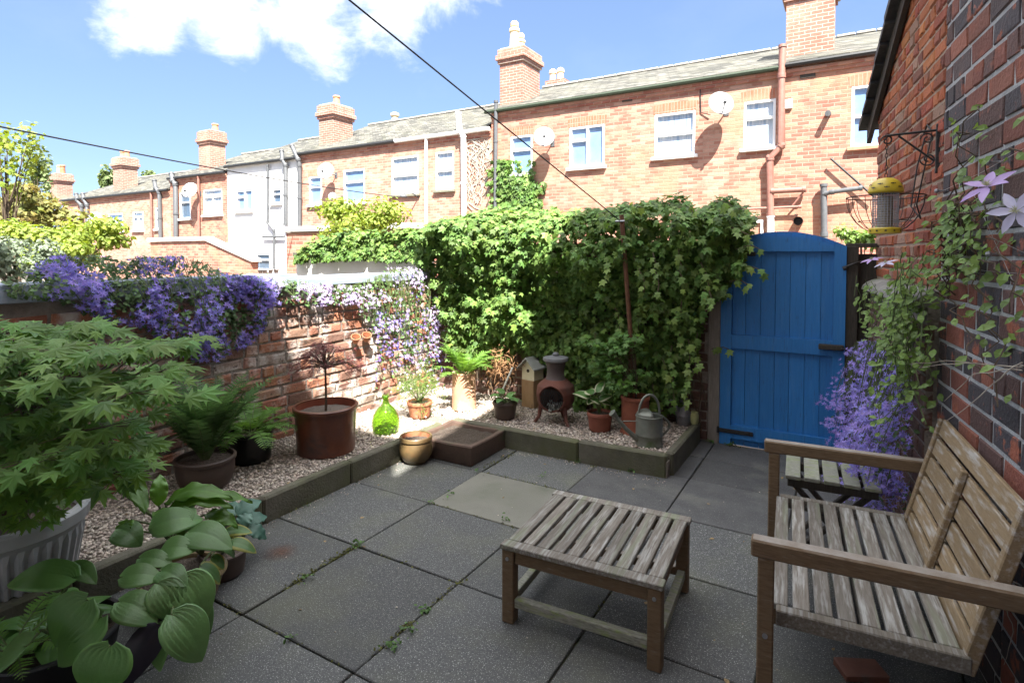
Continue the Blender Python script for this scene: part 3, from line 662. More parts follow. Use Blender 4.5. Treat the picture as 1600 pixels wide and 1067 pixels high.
for ox in(-.22,.1): mb=MB(); mb.lathe([(.13,0),(.12,.3),(.15,.33),(.13,.45),(.05,.5)],12,(q.x+ox,q.y,q.z)); mb.build('chimney_pot',CREAM,c_,smooth='auto')
pipe(root,[(1223,72,.1),(1221,118,.14),(1221,228,.12),(1203,247,.12),(1204,337,.12)],.075,PIPEB,D0)
pipe(root,[(1204,336,.12),(1204,420,.12)],.072,PIPEW,D0,name='lower_drainpipe')
pipe(root,[(1206,299,.14),(1258,296,.14)],.06,PIPEB,D0,name='branch_pipe'); pipe(root,[(1160,327,.12),(1252,323,.12)],.03,PIPEB,D0,name='waste_pipe'); pipe(root,[(1258,297,.14),(1238,322,.1)],.02,PIPEB,D0,name='overflow_pipe',brk=False)
mb=MB(); q=onY(1232,163,D0-.03); mb.box(q,(.16,.06,.2),None,.01); mb.build('alarm_box',WHITEP,root)
pipe(root,[(775,158,.12),(774,345,.12)],.055,PIPEG,D0,name='corner_drainpipe')
q=onY(980,156,D0-.01); mb=MB(); mb.box(q,(.26,.03,.09)); mb.build('airbrick',DARKWOOD,root)
mb=MB(); q0=onY(1094,140,D0-.02); q1=onY(1095,176,D0-.02); q2=onY(1110,180,D0-.05); mb.tube([q0,q1,q2],.012,5); mb.build('aerial_lead',GUTTER,root)
q=onY(1160,352,D0); window(root,(q.x-.1,q.x+.45,q.z-1.1,q.z+.1),D0-.06,'top',arch=False,sill=False)
# --- house R1 to the right
root=thing('brick_house','brick house at the far right with tall chimney, grey soil pipe and black gutter','house',(2,14,0))
r=(1330,132,1395,231); h=hole(r); xb=8.0
facade(root,xR1,xb,-.1,zE+.03,[h],D0,HB2); window(root,h,D0,'sash',sillmat=M('terracotta sill',(.4,.17,.1),(.5,.25,.16),10,.8,.2))
roof(root,xR1,xb,zE+.10,zR+.04,D0); gutter(root,xR1,xb,zE+.05,D0,GUTTER); corbel(root,xR1,xb,zE,D0,HB2)
chimney(root,1229,0,84,.98,.75,D0+.75,[(-.2,0,.5,.15,CREAM,False),(.2,0,.5,.15,CREAM,False)],band=.4,top=onY(1229,0,D0+.75).z+.34)
pipe(root,[(1287,288,.14),(1288,366,.14),(1289,420,.14)],.065,PIPEG,D0); pipe(root,[(1289,303,.16),(1300,300,.2),(1346,294,.2)],.05,PIPEG,D0,name='branch_pipe'); pipe(root,[(1298,248,.12),(1366,308,.12)],.022,GUTTER,D0,name='waste_pipe',brk=False)
q=onY(1294,179,D0); mb=MB(); mb.tube([q,q+Vector((0,-.22,-.02))],.06,12); mb.build('overflow_pipe',PIPEG,root,smooth='auto')
q=onY(1248,346,D0); mb=MB(); mb.tube([q,q+Vector((0,-.2,0))],.095,14,cap=False); mb.tube([q+Vector((0,-.05,0)),q+Vector((0,-.06,0))],.09,14); mb.build('boiler_flue',GUTTER,root,smooth='auto')
q=onY(1262,118,D0-.01); mb=MB(); mb.box(q,(.3,.03,.1)); mb.build('airbrick',DARKWOOD,root)
# --- house R3
root=thing('brick_house','brick house with white downpipes, right of the white house','house',(-13,14,0))
x0=onY(468,250,D0).x; zE3=onY(600,226,D0).z+.03
hs=[((483,276,503,323),'top',PANE),((537,265,570,320),'top',PANE),((612,245,654,307),'sash',CURT),((681,237,709,300),'sash',CURT)]
HL=[hole(r) for r,_,_ in hs]; facade(root,x0,xa,-.1,zE3,HL,D0,HB3)
DSILL=M('dark stone sill',(.14,.14,.10),(.22,.21,.16),10,.9,.3)
for k,((r,st,pm),h) in enumerate(zip(hs,HL)): window(root,h,D0,st,pane=pm,arch=k==0,sillmat=DSILL if k>1 else WHITEP)
xm=onY(621,225,D0).x
roof(root,x0,xa-.15,zE3+.06,6.95,D0); gutter(root,x0,xm,zE3+.02,D0,GUTTER); corbel(root,x0,xa,zE3,D0,HB2)
mb=MB(); mb.tube([(xm,D0-.12,zE3+.0),(xa,D0-.12,zE3)],.06,8); mb.build('white_gutter',PIPEW,root)
chimney(root,498,162,218,.75,.95,D0+.6,[(.15,-.1,.34,.13,ORANGEPOT,False)],band=.5,top=onY(498,166,D0+.6).z)
q=onY(617,192,20); mb=MB(); mb.lathe([(.17,-.4),(.15,.25),(.2,.3),(.2,.42),(.1,.46)],12,q); mb.build('chimney_pot',CREAM,root,smooth='auto')
pipe(root,[(666,214,.1),(666,360,.1)],.05,PIPEW,D0); pipe(root,[(716,177,.12),(718,206,.14),(724,212,.12),(725,360,.12)],.085,PIPEW,D0)
q=onY(652,309,D0); mb=MB(); mb.tube([q+Vector((.05,0,0)),q+Vector((.02,-.25,.12)),q+Vector((-.1,-.5,.1))],.02,6); mb.lathe([(.02,.1),(.09,.06),(.12,0),(.11,-.03)],12,q+Vector((-.12,-.52,0))); mb.build('wall_lamp',PIPEG,root,smooth='auto')
# --- white house
root=thing('white_house','white rendered house between two brick houses, dark drainpipes','house',(-19,14,0))
x1=x0; x0=onY(355,270,D0).x; zE4=onY(412,257,D0).z+.06
hs=[((369,297,395,333),'double',PANE),((425,295,440,321),'top',PANED),((400,396,422,425),'top',PANED)]
HL=[hole(r) for r,_,_ in hs]; facade(root,x0,x1,-.1,zE4,HL,D0,RENDERW)
for (r,st,pm),h in zip(hs,HL): window(root,h,D0,st,pane=pm,arch=False)
roof(root,x0,x1,zE4+.06,6.75,D0); gutter(root,x0,x1,zE4+.02,D0,GUTTER)
pipe(root,[(440,236,.1),(441,250,.16),(446,258,.12),(446,352,.12)],.075,PIPEG,D0); pipe(root,[(456,228,.1),(466,250,.16),(468,258,.12),(468,360,.12)],.075,PIPEG,D0)
pipe(root,[(418,257,.1),(418,348,.1),(428,360,.1),(428,420,.1)],.045,PIPEG,D0); pipe(root,[(411,370,.1),(444,370,.1)],.04,PIPEG,D0,name='branch_pipe')
# --- H5
root=thing('brick_house','brick house left of the white house, wide window with white frame','house',(-24,14,0))
x1=x0; x0=onY(266,290,D0).x; zE5=onY(300,279,D0).z+.08
hs=[((281,301,298,345),'top',PANED),((318,296,347,339),'wide',CURT)]
HL=[hole(r) for r,_,_ in hs]; facade(root,x0,x1,-.1,zE5,HL,D0,HB2)
for (r,st,pm),h in zip(hs,HL): window(root,h,D0,st,pane=pm,arch=False)
roof(root,x0,x1,zE5+.06,6.5,D0); gutter(root,x0,x1,zE5+.02,D0,GUTTER); corbel(root,x0,x1,zE5,D0,HB2)
chimney(root,310,207,262,.85,.7,D0+.6,[(.1,.1,.35,.14,ORANGEPOT,False)],band=.55,top=onY(310,207,D0+.6).z)
pipe(root,[(310,276,.1),(311,380,.1)],.05,PIPEB,D0); pipe(root,[(268,272,.1),(270,283,.16),(274,288,.12),(275,380,.12)],.1,PIPEG,D0)
# --- H6
root=thing('brick_house','farthest brick house in the row, half hidden by the yellow green bush','house',(-30,14,0))
x1=x0; x0=onY(98,320,D0).x; zE6=onY(180,308,D0).z+.06
hs=[((170,334,192,365),'wide',PANE),((208,331,224,363),'wide',CURT),((243,325,249,361),'sash',CURT),((115,335,127,352),'top',PANED)]
HL=[hole(r) for r,_,_ in hs]; facade(root,x0,x1,-.1,zE6,HL,D0,HB3)
for (r,st,pm),h in zip(hs,HL): window(root,h,D0,st,pane=pm,arch=False)
roof(root,x0,x1,zE6+.06,6.0,D0); gutter(root,x0,x1,zE6+.02,D0,GUTTER); corbel(root,x0,x1,zE6,D0,HB2)
chimney(root,176,248,300,.85,.75,D0+.6,[(-.2,0,.35,.13,ORANGEPOT,False),(.2,0,.35,.13,ORANGEPOT,False)],band=.5)
chimney(root,78,273,312,.85,.75,D0+.6,[(-.2,0,.5,.13,TERRAP,False),(.22,0,.5,.13,TERRA,False)],band=.5)
for pts in ([(119,303),(121,314),(128,322),(128,352)],[(129,303),(131,312),(136,321),(136,352)],[(241,282),(243,294),(249,301),(251,380)]): pipe(root,pts,.085,PIPEG,D0)
pipe(root,[(236,300),(237,380)],.05,PIPEB,D0)
# --- satellite dishes
def dish(px,py,rp,label,Y=D0):
    q=onY(px,py,Y-.42); r=rp*mpp(q)
    root=thing('satellite_dish',label,'satellite dish',onY(px+rp*.35,py+rp*.3,Y),group='satellite dishes on the terrace')
    ax=Vector((.42,-.80,.34)).normalized(); x=ax.cross(Vector((0,0,1))).normalized(); y=x.cross(ax)
    Mx=Matrix((x,y,ax)).transposed()
    mb=MB(); n=28; prof=[(0.02,0),(.35,.018),(.7,.075),(1,.16),(1.0,.19),(.7,.105),(.35,.05),(0.02,.03)]
    vs=[];fs=[]
    for (a,b) in prof:
        for k in range(n): t=2*math.pi*k/n; vs.append(q+Mx@Vector((r*a*math.cos(t),r*a*math.sin(t)*1.08,r*(b-.03))))
    for j in range(len(prof)-1):
        for k in range(n): k2=(k+1)%n; fs.append((j*n+k,j*n+k2,(j+1)*n+k2,(j+1)*n+k))
    mb.raw(vs,fs); mb.build('dish',DISH,root,smooth=True)
    mb=MB(); e=q+ax*r*1.05-y*r*.55; mb.tube([q-y*r*.95,e],r*.045,6); mb.tube([e,e+(q-e).normalized()*r*.2],r*.13,8); mb.build('feed_arm',GUTTER,root)
    mb=MB(); wl=Vector((q.x+.05,Y,q.z-r*.3)); mb.tube([q-ax*.02,q-ax*.12,wl],.02,6); mb.box(wl,(.12,.03,.2)); mb.build('bracket',PIPEG,root)
dish(1126,163,19,'largest satellite dish, between two windows of the orange house above the hedge'); dish(850,215,16,'satellite dish beside the small window next to the ivy corner')
dish(509,268,13,'satellite dish on the house right of the white one, above its narrow window'); dish(519,307,6,'tiny satellite dish just above the bush on the house by the white one'); dish(297,298,12,'satellite dish left of the white house, beside a thin brown pipe'); dish(148,343,11,'farthest satellite dish, just above the yellow green bush')
# --- outbuildings across the alley
root=thing('yard_wall','brick yard wall with pale coping and a sloping end in front of the far houses','wall',(-16,11,0))
Y2=10.5; P=[onY(235,440,Y2),onY(235,378,Y2),onY(322,376,Y2),onY(392,408,Y2),onY(392,440,Y2)]; P[0].z=P[4].z=-.1
mb=MB(); mb.prism(P,(0,.24,0)); mb.build('wall',HB2,root)
mb=MB(); mb.prism([P[1]+Vector((-.1,-.06,.0)),P[2]+Vector((0,-.06,0)),P[2]+Vector((0,-.06,.13)),P[1]+Vector((-.1,-.06,.13))],(0,.34,0)); mb.prism([P[2]+Vector((.01,-.05,.0)),P[3]+Vector((.1,-.05,-.02)),P[3]+Vector((.1,-.05,.06)),P[2]+Vector((.01,-.05,.09))],(0,.34,0)); mb.build('coping',STONETOP,root)
root=thing('outbuilding','small brick outbuilding with flat white coping in front of the white house','outbuilding',(-8,8,0))
Y2=8.0; a=onY(447,362,Y2); b=onY(640,362,Y2)
mb=MB(); mb.box(((a.x+b.x)/2,Y2+1,a.z/2-.05),(b.x-a.x,2,a.z+.05)); mb.build('wall',HB2,root)
mb=MB(); mb.box(((a.x+b.x)/2,Y2+1,a.z+.04),(b.x-a.x+.12,2.1,.11),None,.01); mb.build('coping',STONETOP,root)
root=thing('yard_wall','white painted yard wall below the white house, dark pots along it','wall',(-14,9.5,0))
a=onY(385,428,9.6); b=onY(450,428,9.6); mb=MB(); mb.box(((a.x+b.x)/2,9.7,a.z/2),(b.x-a.x,.2,a.z)); mb.build('wall',RENDERW,root)
# --- cables
CAB=M('black cable',(.01,.01,.011),rough=.5,bump=0)
PT=atD(970,346,(onY(975,500,4.62)-EYE).dot(FW)*.985)
def cable(a,b,sag,r,label):
    mb=MB(); pts=[]
    for k in range(41):
        u=k/40; q=Vector(a).lerp(Vector(b),u); q.z-=sag*4*u*(1-u); pts.append(q)
    mb.tube(pts,r,6); tag(mb.build('overhead_cable',CAB,smooth=True),label,'cable')
n_=atD(545,0,2.35); f_=PT; ext=f_+(n_-f_)*1.35
cable(ext,f_,.0,.0042,'thick black line running from overhead down to the rusty pole in the ivy')
a_=atD(652,311,(onY(652,311,D0-.4)-EYE).dot(FW)); b_=atD(-60,186,6.0); cable(b_,a_,.10,.011,'thin black cable sagging across the sky to the far lamp bracket')
# ---------------------------------------------------------------- gate and posts
BLUE=M('blue gate paint',(.022,.165,.45),(.03,.195,.51),9,.5,.3,40,stretch=(9,9,.6),island=.10,c3=(.055,.215,.5),c3scale=5,c3lo=.52,c3hi=.75,c4=(.03,.12,.3),c4scale=14,c4lo=.62,c4hi=.72)
YG=4.985
def gx(px): return onY(px,540,YG).x
def gz(px,py): return onY(px,py,YG).z
root=thing('garden_gate','blue boarded garden gate with arched top, closed, between ivy and brick wall','gate',(-.45,YG,0))
xl,xr=gx(1126),gx(1320); zb=.003
def arch(x):
    u=(x-xl)/(xr-xl); return 1.665+.115*(1-(2*u-.98)**2)
ed=[gx(p) for p in (1126,1143,1164,1187,1210,1233,1257,1281,1301,1320)]
mb=MB()
for i in range(len(ed)-1):
    a,b=ed[i]+.0016,ed[i+1]-.0016; n=4
    top=[(a+(b-a)*k/n) for k in range(n+1)]
    poly=[(a,YG+.02,zb),(b,YG+.02,zb)]+[(x,YG+.02,arch(x)) for x in top[::-1]]
    mb.prism(poly,(0,.02,0))
mb.prism([(xl+.01,YG+.041,zb+.01),(xr-.01,YG+.041,zb+.01),*[(xr-.01-(xr-xl-.02)*k/10,YG+.041,arch(xr-.01-(xr-xl-.02)*k/10)-.004) for k in range(11)]],(0,.004,0))
mb.build('board_panel',BLUE,root)
mb=MB(); st=[(xl,ed[1]),(ed[8],xr)]
for a,b in st:
    mb.prism([(a,YG-.012,zb),(b,YG-.012,zb),(b,YG-.012,arch(b)-.002),(a,YG-.012,arch(a)-.002)],(0,.031,0))
mb.build('stile',BLUE,root)
def rail(z0,z1,top=None):
    mb=MB(); a,b=ed[1]+.001,ed[8]-.001
    if top: poly=[(a,YG-.010,z0),(b,YG-.010,z0)]+[(a+(b-a)*k/8,YG-.010,arch(a+(b-a)*k/8)-.035) for k in range(8,-1,-1)]
    else: poly=[(a,YG-.010,z0),(b,YG-.010,z0),(b,YG-.010,z1),(a,YG-.010,z1)]
    mb.prism(poly,(0,.029,0)); mb.build('rail',BLUE,root)
rail(gz(1225,393),0,True); zm=gz(1200,548); rail(zm,zm+.115); rail(.06,.17)
for z in (1.60,.12):
    mb=MB(); mb.box((xl+.13,YG-.018,z),(.27,.006,.035),None,.003); mb.tube([(xl-.01,YG-.02,z-.025),(xl-.01,YG-.02,z+.025)],.01,8)
    for k in range(3): mb.box((xl+.05+k*.09,YG-.022,z),(.014,.005,.014),None,.003)
    mb.build('hinge',BLACKIRON,root)
mb=MB(); zl=gz(1290,541); mb.box((xr-.09,YG-.035,zl),(.17,.045,.04),None,.006); lt=mb.build('latch',DARKWOOD,root)
mb=MB(); mb.tube([(xr-.02,YG-.05,zl),(xr-.02,YG-.075,zl),(xr+.05,YG-.075,zl)],.007,6); mb.build('latch_bolt',BLACKIRON,lt)
root=thing('gate_post','weathered timber gate post left of the blue gate, partly under ivy','post',(-1.0,5,0))
mb=MB(); mb.box(((gx(1107)+xl-.003)/2,5.02,.85),(xl-.003-gx(1107),.09,1.72),None,.005); mb.build('post',POSTWOOD,root)
root=thing('fence_panel','narrow dark timber panel between the blue gate and the lean-to','fence',(.1,5.05,0))
mb=MB(); mb.box((.045,5.03,.83),(.08,.09,1.66),None,.005)
for k in range(3): mb.box((.16,5.06,.3+.52*k),(.15,.03,.519),None,.002)
mb.box((.12,5.05,1.665),(.24,.12,.03),None,.004)
mb.build('board_panel',DARKWOOD,root)
mb=MB(); q=onY(1320,418,4.97); mb.tube([q,q+Vector((.05,-.01,.025)),q+Vector((.12,.03,.05))],.009,6); mb.tube([q+Vector((-.012,0,-.01)),q+Vector((.012,0,.0))],.016,8); mb.build('gate_hook',BLACKIRON,root)
# ---------------------------------------------------------------- wooden furniture
BA=R(4.4)
root=thing('garden_bench','weathered slatted wooden garden bench with straight arms against the brick wall','bench',(-.205,2.09,0),BA)
BL=1.14; SD=.565; ZS=.365; ZA=.625
mb=MB()
for k in range(8):
    x=.002+k*(SD-.008)/8+.028; mb.box((x,BL/2,ZS-.011),(.054,BL-.155,.022),None,.003)
mb.build('seat',WOODSLAT,root,local=True)
for y in (.055,BL-.055): 
    mb=MB(); mb.box((SD/2+.01,y,ZS-.0275),(SD-.02,.042,.055),None,.004); mb.build('seat_rail',WOODGREY,root,local=True)
mb=MB(); mb.box((.022,BL/2,ZS-.052),(.026,BL-.16,.055),None,.004); mb.build('front_rail',WOODX,root,local=True)
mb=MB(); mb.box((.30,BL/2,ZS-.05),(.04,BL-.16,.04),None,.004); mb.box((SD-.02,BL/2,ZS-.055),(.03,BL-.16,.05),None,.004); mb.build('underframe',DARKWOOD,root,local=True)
for y in (.0,BL):
    mb=MB(); mb.box((-.012,y,(ZA-.06)/2),(.052,.05,ZA-.06),None,.005); lg=mb.build('leg',WOODX,root,local=True)
    mb=MB(); sg=-1 if y==0 else 1; mb.tube([(-.012,y+sg*.024,.30),(-.012,y+sg*.029,.30)],.009,10); mb.build('bolt',STEEL,lg,local=True)
    mb=MB(); mb.box((.37,y,ZA-.03),(.86,.055,.06),None,.006); ar=mb.build('armrest',WOODX,root,local=True)
    mb=MB(); mb.tube([(.735,y+sg*.027,ZA-.03),(.735,y+sg*.032,ZA-.03)],.012,10); mb.build('bolt',STEEL,ar,local=True)
    mb=MB(); mb.box((.745,y,(ZA-.06)/2),(.05,.045,ZA-.06),None,.005); mb.build('leg',WOODX,root,local=True)
# backrest, leaning
b0=Vector((SD-.01,0,ZS-.06)); b1=Vector((SD+.125,0,.83)); bd=(b1-b0).normalized(); bn=Vector((bd.z,0,-bd.x))
mb=MB()
for k in range(6):
    u=.105+.86*k/5; c=b0+(b1-b0)*u+Vector((0,BL/2,0))
    mb.box(c,(.018,BL-.165,.074),Matrix((bn,Vector((0,1,0)),bd)).transposed(),.003)
mb.build('backrest',WOODB,root,local=True)
for y in (.063,BL/2,BL-.063):
    mb=MB(); o_=Vector((0,y,0)); off=-bn*.022 if y==BL/2 else Vector((0,0,0))
    mb.bar(b0+o_+off+(bd*.02 if y==BL/2 else Vector()),b1+o_+off+(bd*-.06 if y==BL/2 else bd*.012),.036,.04 if y!=BL/2 else .024,up=(1,0,0)); mb.build('backrest_post',WOODB,root,local=True)
# low table
root=thing('coffee_table','low square wooden slatted coffee table on the paving','table',(-.942,2.393,0),R(3.6))
TW,TD,TH=.70,.635,.345
mb=MB()
n=10; sw=(TW-.012)/n
for k in range(n):
    mb.box((-TW/2+.006+sw*(k+.5),0,TH-.011),(sw-.017 if 0<k<n-1 else sw-.012,TD-.112,.022),None,.003)
for s_ in(-1,1): mb.box((0,s_*(TD/2-.027),TH-.011),(TW,.054,.022),None,.003)
mb.build('tabletop',WOODSLAT,root,local=True)
for sx in(-1,1):
    for sy in(-1,1):
        mb=MB(); mb.box((sx*(TW/2-.034),sy*(TD/2-.032),(TH-.023)/2),(.055,.055,TH-.023),None,.004); lg=mb.build('leg',WOODX,root,local=True)
        mb=MB(); mb.tube([(sx*(TW/2-.034),sy*(TD/2-.004),TH-.06),(sx*(TW/2-.034),sy*(TD/2-.0005),TH-.06)],.008,10); mb.build('bolt',STEEL,lg,local=True)
for s_ in(-1,1):
    mb=MB(); mb.box((0,s_*(TD/2-.03),TH-.054),(TW-.125,.022,.06),None,.003); mb.box((s_*(TW/2-.034),0,TH-.054),(.022,TD-.122,.06),None,.003); mb.build('apron',WOODX,root,local=True)
    mb=MB(); mb.box((0,s_*(TD/2-.032),.09),(TW-.125,.035,.04),None,.003); mb.build('stretcher',WOODG if s_<0 else WOODX,root,local=True)
    mb=MB(); mb.box((s_*(TW/2-.034),0,.09),(.035,TD-.122,.04),None,.003); mb.build('stretcher',WOODG,root,local=True)
# side table behind the bench
tp=[G(1224,706,.42),G(1224,741,.42),G(1382,766,.42),G(1340,716,.42)]
cxy=(tp[1]+tp[2])/2; dx=(tp[2]-tp[1]); ang=math.atan2(dx.y,dx.x)
root=thing('side_table','small green weathered slatted table beyond the far arm of the bench','side table',(cxy.x,cxy.y,0),ang)
W_=dx.length; Dp=.34; ZT=.42
mb=MB()
for k in range(5): mb.box((-W_/2+W_/5*(k+.5),Dp/2,ZT-.01),(W_/5-.018,Dp+random.uniform(-.01,.01),.02),None,.003)
mb.build('tabletop',WOODG,root,local=True)
mb=MB()
for y in (.04,Dp-.04): mb.box((0,y,ZT-.045),(W_-.04,.03,.045),None,.003)
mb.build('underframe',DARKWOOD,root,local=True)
for y in (.06,Dp-.06):
    for s_ in(-1,1):
        mb=MB(); mb.bar((s_*(W_/2-.05),y,ZT-.06),(-s_*(W_/2-.08),y+s_*.012,.0),.024,.04,up=(0,1,0)); mb.build('leg',DARKWOOD,root,local=True)
# tile under the bench
q=G(1345,1052,0); root=thing('clay_tile','broken dark red clay tile lying under the bench','tile',(q.x,q.y,0))
mb=MB(); mb.box((0,0,.014),(.16,.10,.026),Matrix.Rotation(.5,3,'Z')@Matrix.Rotation(.05,3,'X'),.004,jit=.004); mb.build('tile',TERRAD,root,local=True)
# ---------------------------------------------------------------- plant materials
IVYM=M('ivy leaf',(.075,.15,.032),(.13,.22,.048),3,.55,0,island=.5,hue=.018,trans=.3,spec=.3)
IVYL=M('young ivy leaf',(.16,.27,.05),(.22,.32,.075),3,.5,0,island=.3,hue=.015,trans=.4)
STEMM=M('brown twig',(.06,.04,.025),(.11,.08,.05),30,.85,.3)
GSTEM=M('green stem',(.07,.11,.03),(.11,.14,.05),20,.6,0)
MAPLEM=M('green maple leaf',(.09,.195,.04),(.14,.26,.055),4,.55,0,spec=.35,island=.35,hue=.018,trans=.4)
MAPLES=M('bright maple leaf',(.10,.21,.05),(.13,.26,.065),4,.5,0,island=.3,hue=.012,trans=.4)
MAPLEY=M('fresh maple leaf',(.10,.22,.03),(.14,.27,.045),4,.5,0,island=.25,hue=.012,trans=.45)
REDM=M('red lace maple leaf',(.10,.022,.024),(.19,.05,.045),6,.55,0,island=.45,trans=.35)
CAMPF=M('violet bellflower',(.245,.19,.56),(.33,.27,.66),6,.6,0,island=.25,hue=.018,trans=.35)
CAMPL=M('bellflower leaf',(.06,.125,.035),(.10,.18,.05),5,.55,0,island=.35,hue=.012,trans=.3)
FERNM=M('fern frond',(.10,.23,.04),(.14,.28,.055),6,.55,0,island=.25,trans=.4)
FERNB=M('bright fern frond',(.12,.26,.035),(.17,.32,.06),6,.55,0,island=.2,trans=.45)
FERND=M('dark fern frond',(.065,.14,.04),(.09,.18,.055),6,.55,0,island=.25,trans=.35)
HOST=M('blue green hosta leaf',(.12,.26,.085),(.155,.31,.105),8,.36,.15,30,island=.15,hue=.01,trans=.2,c3=(.10,.20,.06),c3scale=5,c3lo=.55,c3hi=.8)
HOSTD=M('deep green hosta leaf',(.075,.19,.042),(.11,.235,.06),8,.38,.15,30,island=.18,trans=.2)
HOSTB=M('blue hosta leaf',(.06,.15,.11),(.09,.19,.14),8,.45,.1,30,island=.15,trans=.15)
MARGY=M('yellow leaf margin',(.34,.36,.07),(.42,.42,.12),8,.45,.1,30,trans=.25)
MARGW=M('cream leaf margin',(.48,.50,.30),(.55,.56,.38),8,.45,.1,30,trans=.25)
STRAP=M('bright strap fern leaf',(.10,.24,.03),(.14,.30,.05),8,.35,.15,30,island=.15,trans=.3)
BUSHY=M('yellow green bush leaf',(.17,.24,.03),(.25,.32,.05),4,.6,0,island=.35,hue=.015,trans=.4)
BUSHW=M('silver shrub leaf',(.13,.18,.11),(.22,.26,.18),4,.6,0,island=.35,trans=.35)
TREEO=M('turning tree leaf',(.16,.21,.05),(.27,.21,.06),3,.6,0,island=.35,hue=.03,trans=.4)
FARL=M('far tree leaf',(.14,.20,.07),(.2,.26,.1),4,.6,0,island=.35,trans=.4)
DRYL=M('dry brown leaf',(.20,.10,.045),(.3,.17,.08),6,.8,0,island=.35,trans=.2)
# ---------------------------------------------------------------- ivy on the back wall
def ivy():
    root=thing('ivy','thick ivy hedge covering the back wall from the corner to the blue gate','ivy',(-2.4,5,0))
    tops=[(455,404),(470,385),(520,368),(580,368),(640,362),(690,344),(760,332),(850,336),(920,330),(1000,320),(1060,316),(1100,326),(1145,314),(1172,334)]
    T=[onY(x,y,4.88) for x,y in tops]; tx=[p.x for p in T]; tz=[p.z for p in T]
    bots=[(455,408),(470,408),(560,404),(650,408),(675,425),(690,445),(700,560),(760,575),(800,560),(830,585),(900,640),(1000,650),(1060,640),(1085,560),(1100,470),(1140,462),(1172,400)]
    B=[onY(x,y,4.88) for x,y in bots]; bx=[p.x for p in B]; bz=[p.z for p in B]
    def depth(X,z):
        zt=np.interp(X,tx,tz); h=zt-z
        d=.13+.30*max(0,fbm(X*2.0,z*2.3,1)+.22)+.13*fbm(X*6,z*6,5)
        d+=.16*math.exp(-((h-.30)/.35)**2)
        if X<-3.95: d=.10+.08*fbm(X*4,z*5,2)
        if h<.12: d*=.45+.55*h/.12
        if z<.95: d=min(d,.13+.1*max(0,z-.45)/.5+.05*fbm(X*5,z*5,7))
        return max(.03,d)
    P=[];N=[];TD=[];SZ=[];young=[]
    for _ in range(24000):
        X=random.uniform(tx[0],tx[-1]); zt=np.interp(X,tx,tz); zb=np.interp(X,bx,bz)
        zt+=.09*fbm(X*5,1,9)
        z=random.uniform(zb,zt) if random.random()<.9 else zt-abs(random.gauss(0,.05))
        if zb+.25>z and random.random()<.45+fbm(X*6,z*2,3): continue
        if -3.9<X and fbm(X*2.6,z*2.6,11)<-.26 and random.random()<.75: continue
        e=.02; d=depth(X,z); lay=random.random()**2.2*.16
        gx_=(depth(X+e,z)-d)/e; gz_=(depth(X,z+e)-d)/e
        n=Vector((-gx_*.8,-1,-gz_*.8)); n=Vector((-gx_*.7,-1.0,.45-gz_*.5)).normalized()
        P.append((X,YB-d+lay,z)); N.append(n+Vector((random.gauss(0,.38),random.gauss(0,.25),random.gauss(0,.38)))); TD.append((random.gauss(0,.6),-.25,-1+random.gauss(0,.5))); SZ.append(random.choice((random.uniform(.03,.05),random.uniform(.04,.07),random.uniform(.055,.085)))*(.8 if X<-3.95 else 1))
        young.append(random.random()<(.22 if zt-z<.1 else .05)+.10*(fbm(X*5,z*5,20)>.22))
    for _ in range(6500):
        X=random.uniform(-3.85,tx[-1]-.05); zt=np.interp(X,tx,tz); zb=np.interp(X,bx,bz); z=random.uniform(zb+.1,max(zb+.15,zt-.1))
        P.append((X,YB-random.uniform(.015,.08),z)); N.append(Vector((random.gauss(0,.3),-1,.3+random.gauss(0,.3)))); TD.append((random.gauss(0,.6),0,-1)); SZ.append(random.uniform(.04,.07)); young.append(False)
    # top of the wall behind
    for _ in range(3200):
        X=random.uniform(tx[0],tx[-1]); zt=np.interp(X,tx,tz)+.09*fbm(X*5,1,9); Y=YB-.10+random.uniform(0,.42)
        P.append((X,Y,zt-.02-.25*(Y-5)**2+random.gauss(0,.035))); N.append(Vector((random.gauss(0,.4),-.4+random.gauss(0,.3),1))); TD.append((random.gauss(0,1),-.6,random.gauss(0,.3))); SZ.append(random.uniform(.04,.08)); young.append(random.random()<.22)
    # trailing strands low on the right and out over the gate
    stems=MB()
    def strand(p,dirs,n,sag):
        p=Vector(p); pts=[p.copy()]
        for k in range(n):
            d=Vector(dirs)+Vector((random.gauss(0,.25),random.gauss(0,.15),random.gauss(0,.2))); d.z-=sag*k/n; p=p+d.normalized()*.05; pts.append(p.copy())
            P.append(p+Vector((random.gauss(0,.015),-.015,0))); N.append(Vector((random.gauss(0,.35),-1,.35+random.gauss(0,.3)))); TD.append((random.gauss(0,.5),-.2,-1)); SZ.append(random.uniform(.045,.075)); young.append(random.random()<.6)
        stems.tube(pts,.004,5)
    for px,py,n in ((1075,530,11),(1050,540,9),(1090,520,6),(1035,560,7),(1020,600,4),(1065,470,8),(1000,470,6),(960,480,7),(930,520,7),(1100,450,5)): strand(onY(px,py,4.72),(0,-.1,-1),n,.2)
    for px,py in ((1140,335),(1150,390),(1140,440),(1130,360),(1148,420),(1120,320),(1060,325),(985,330),(930,338)): strand(onY(px,py,4.72),(.9,-.35,.25),random.randint(3,5),1.0)
    for px,py in ((1020,395),(990,400),(1060,390),(1095,410),(940,380)): strand(onY(px,py,4.62),(.25,-.25,-.9),7,.3)
    strand(onY(1112,545,4.9),(.9,-.3,.1),3,.3)
    P=np.array([tuple(p) for p in P]); N=np.array([tuple(p) for p in N]); TD=np.array(TD); SZ=np.array(SZ); y=np.array(young)
    mb=MB(); scatter(mb,IVY,P[~y],N[~y],TD[~y],SZ[~y],0); scatter(mb,IVY,P[y],N[y],TD[y],SZ[y],1); mb.build('foliage',[IVYM,IVYL],root)
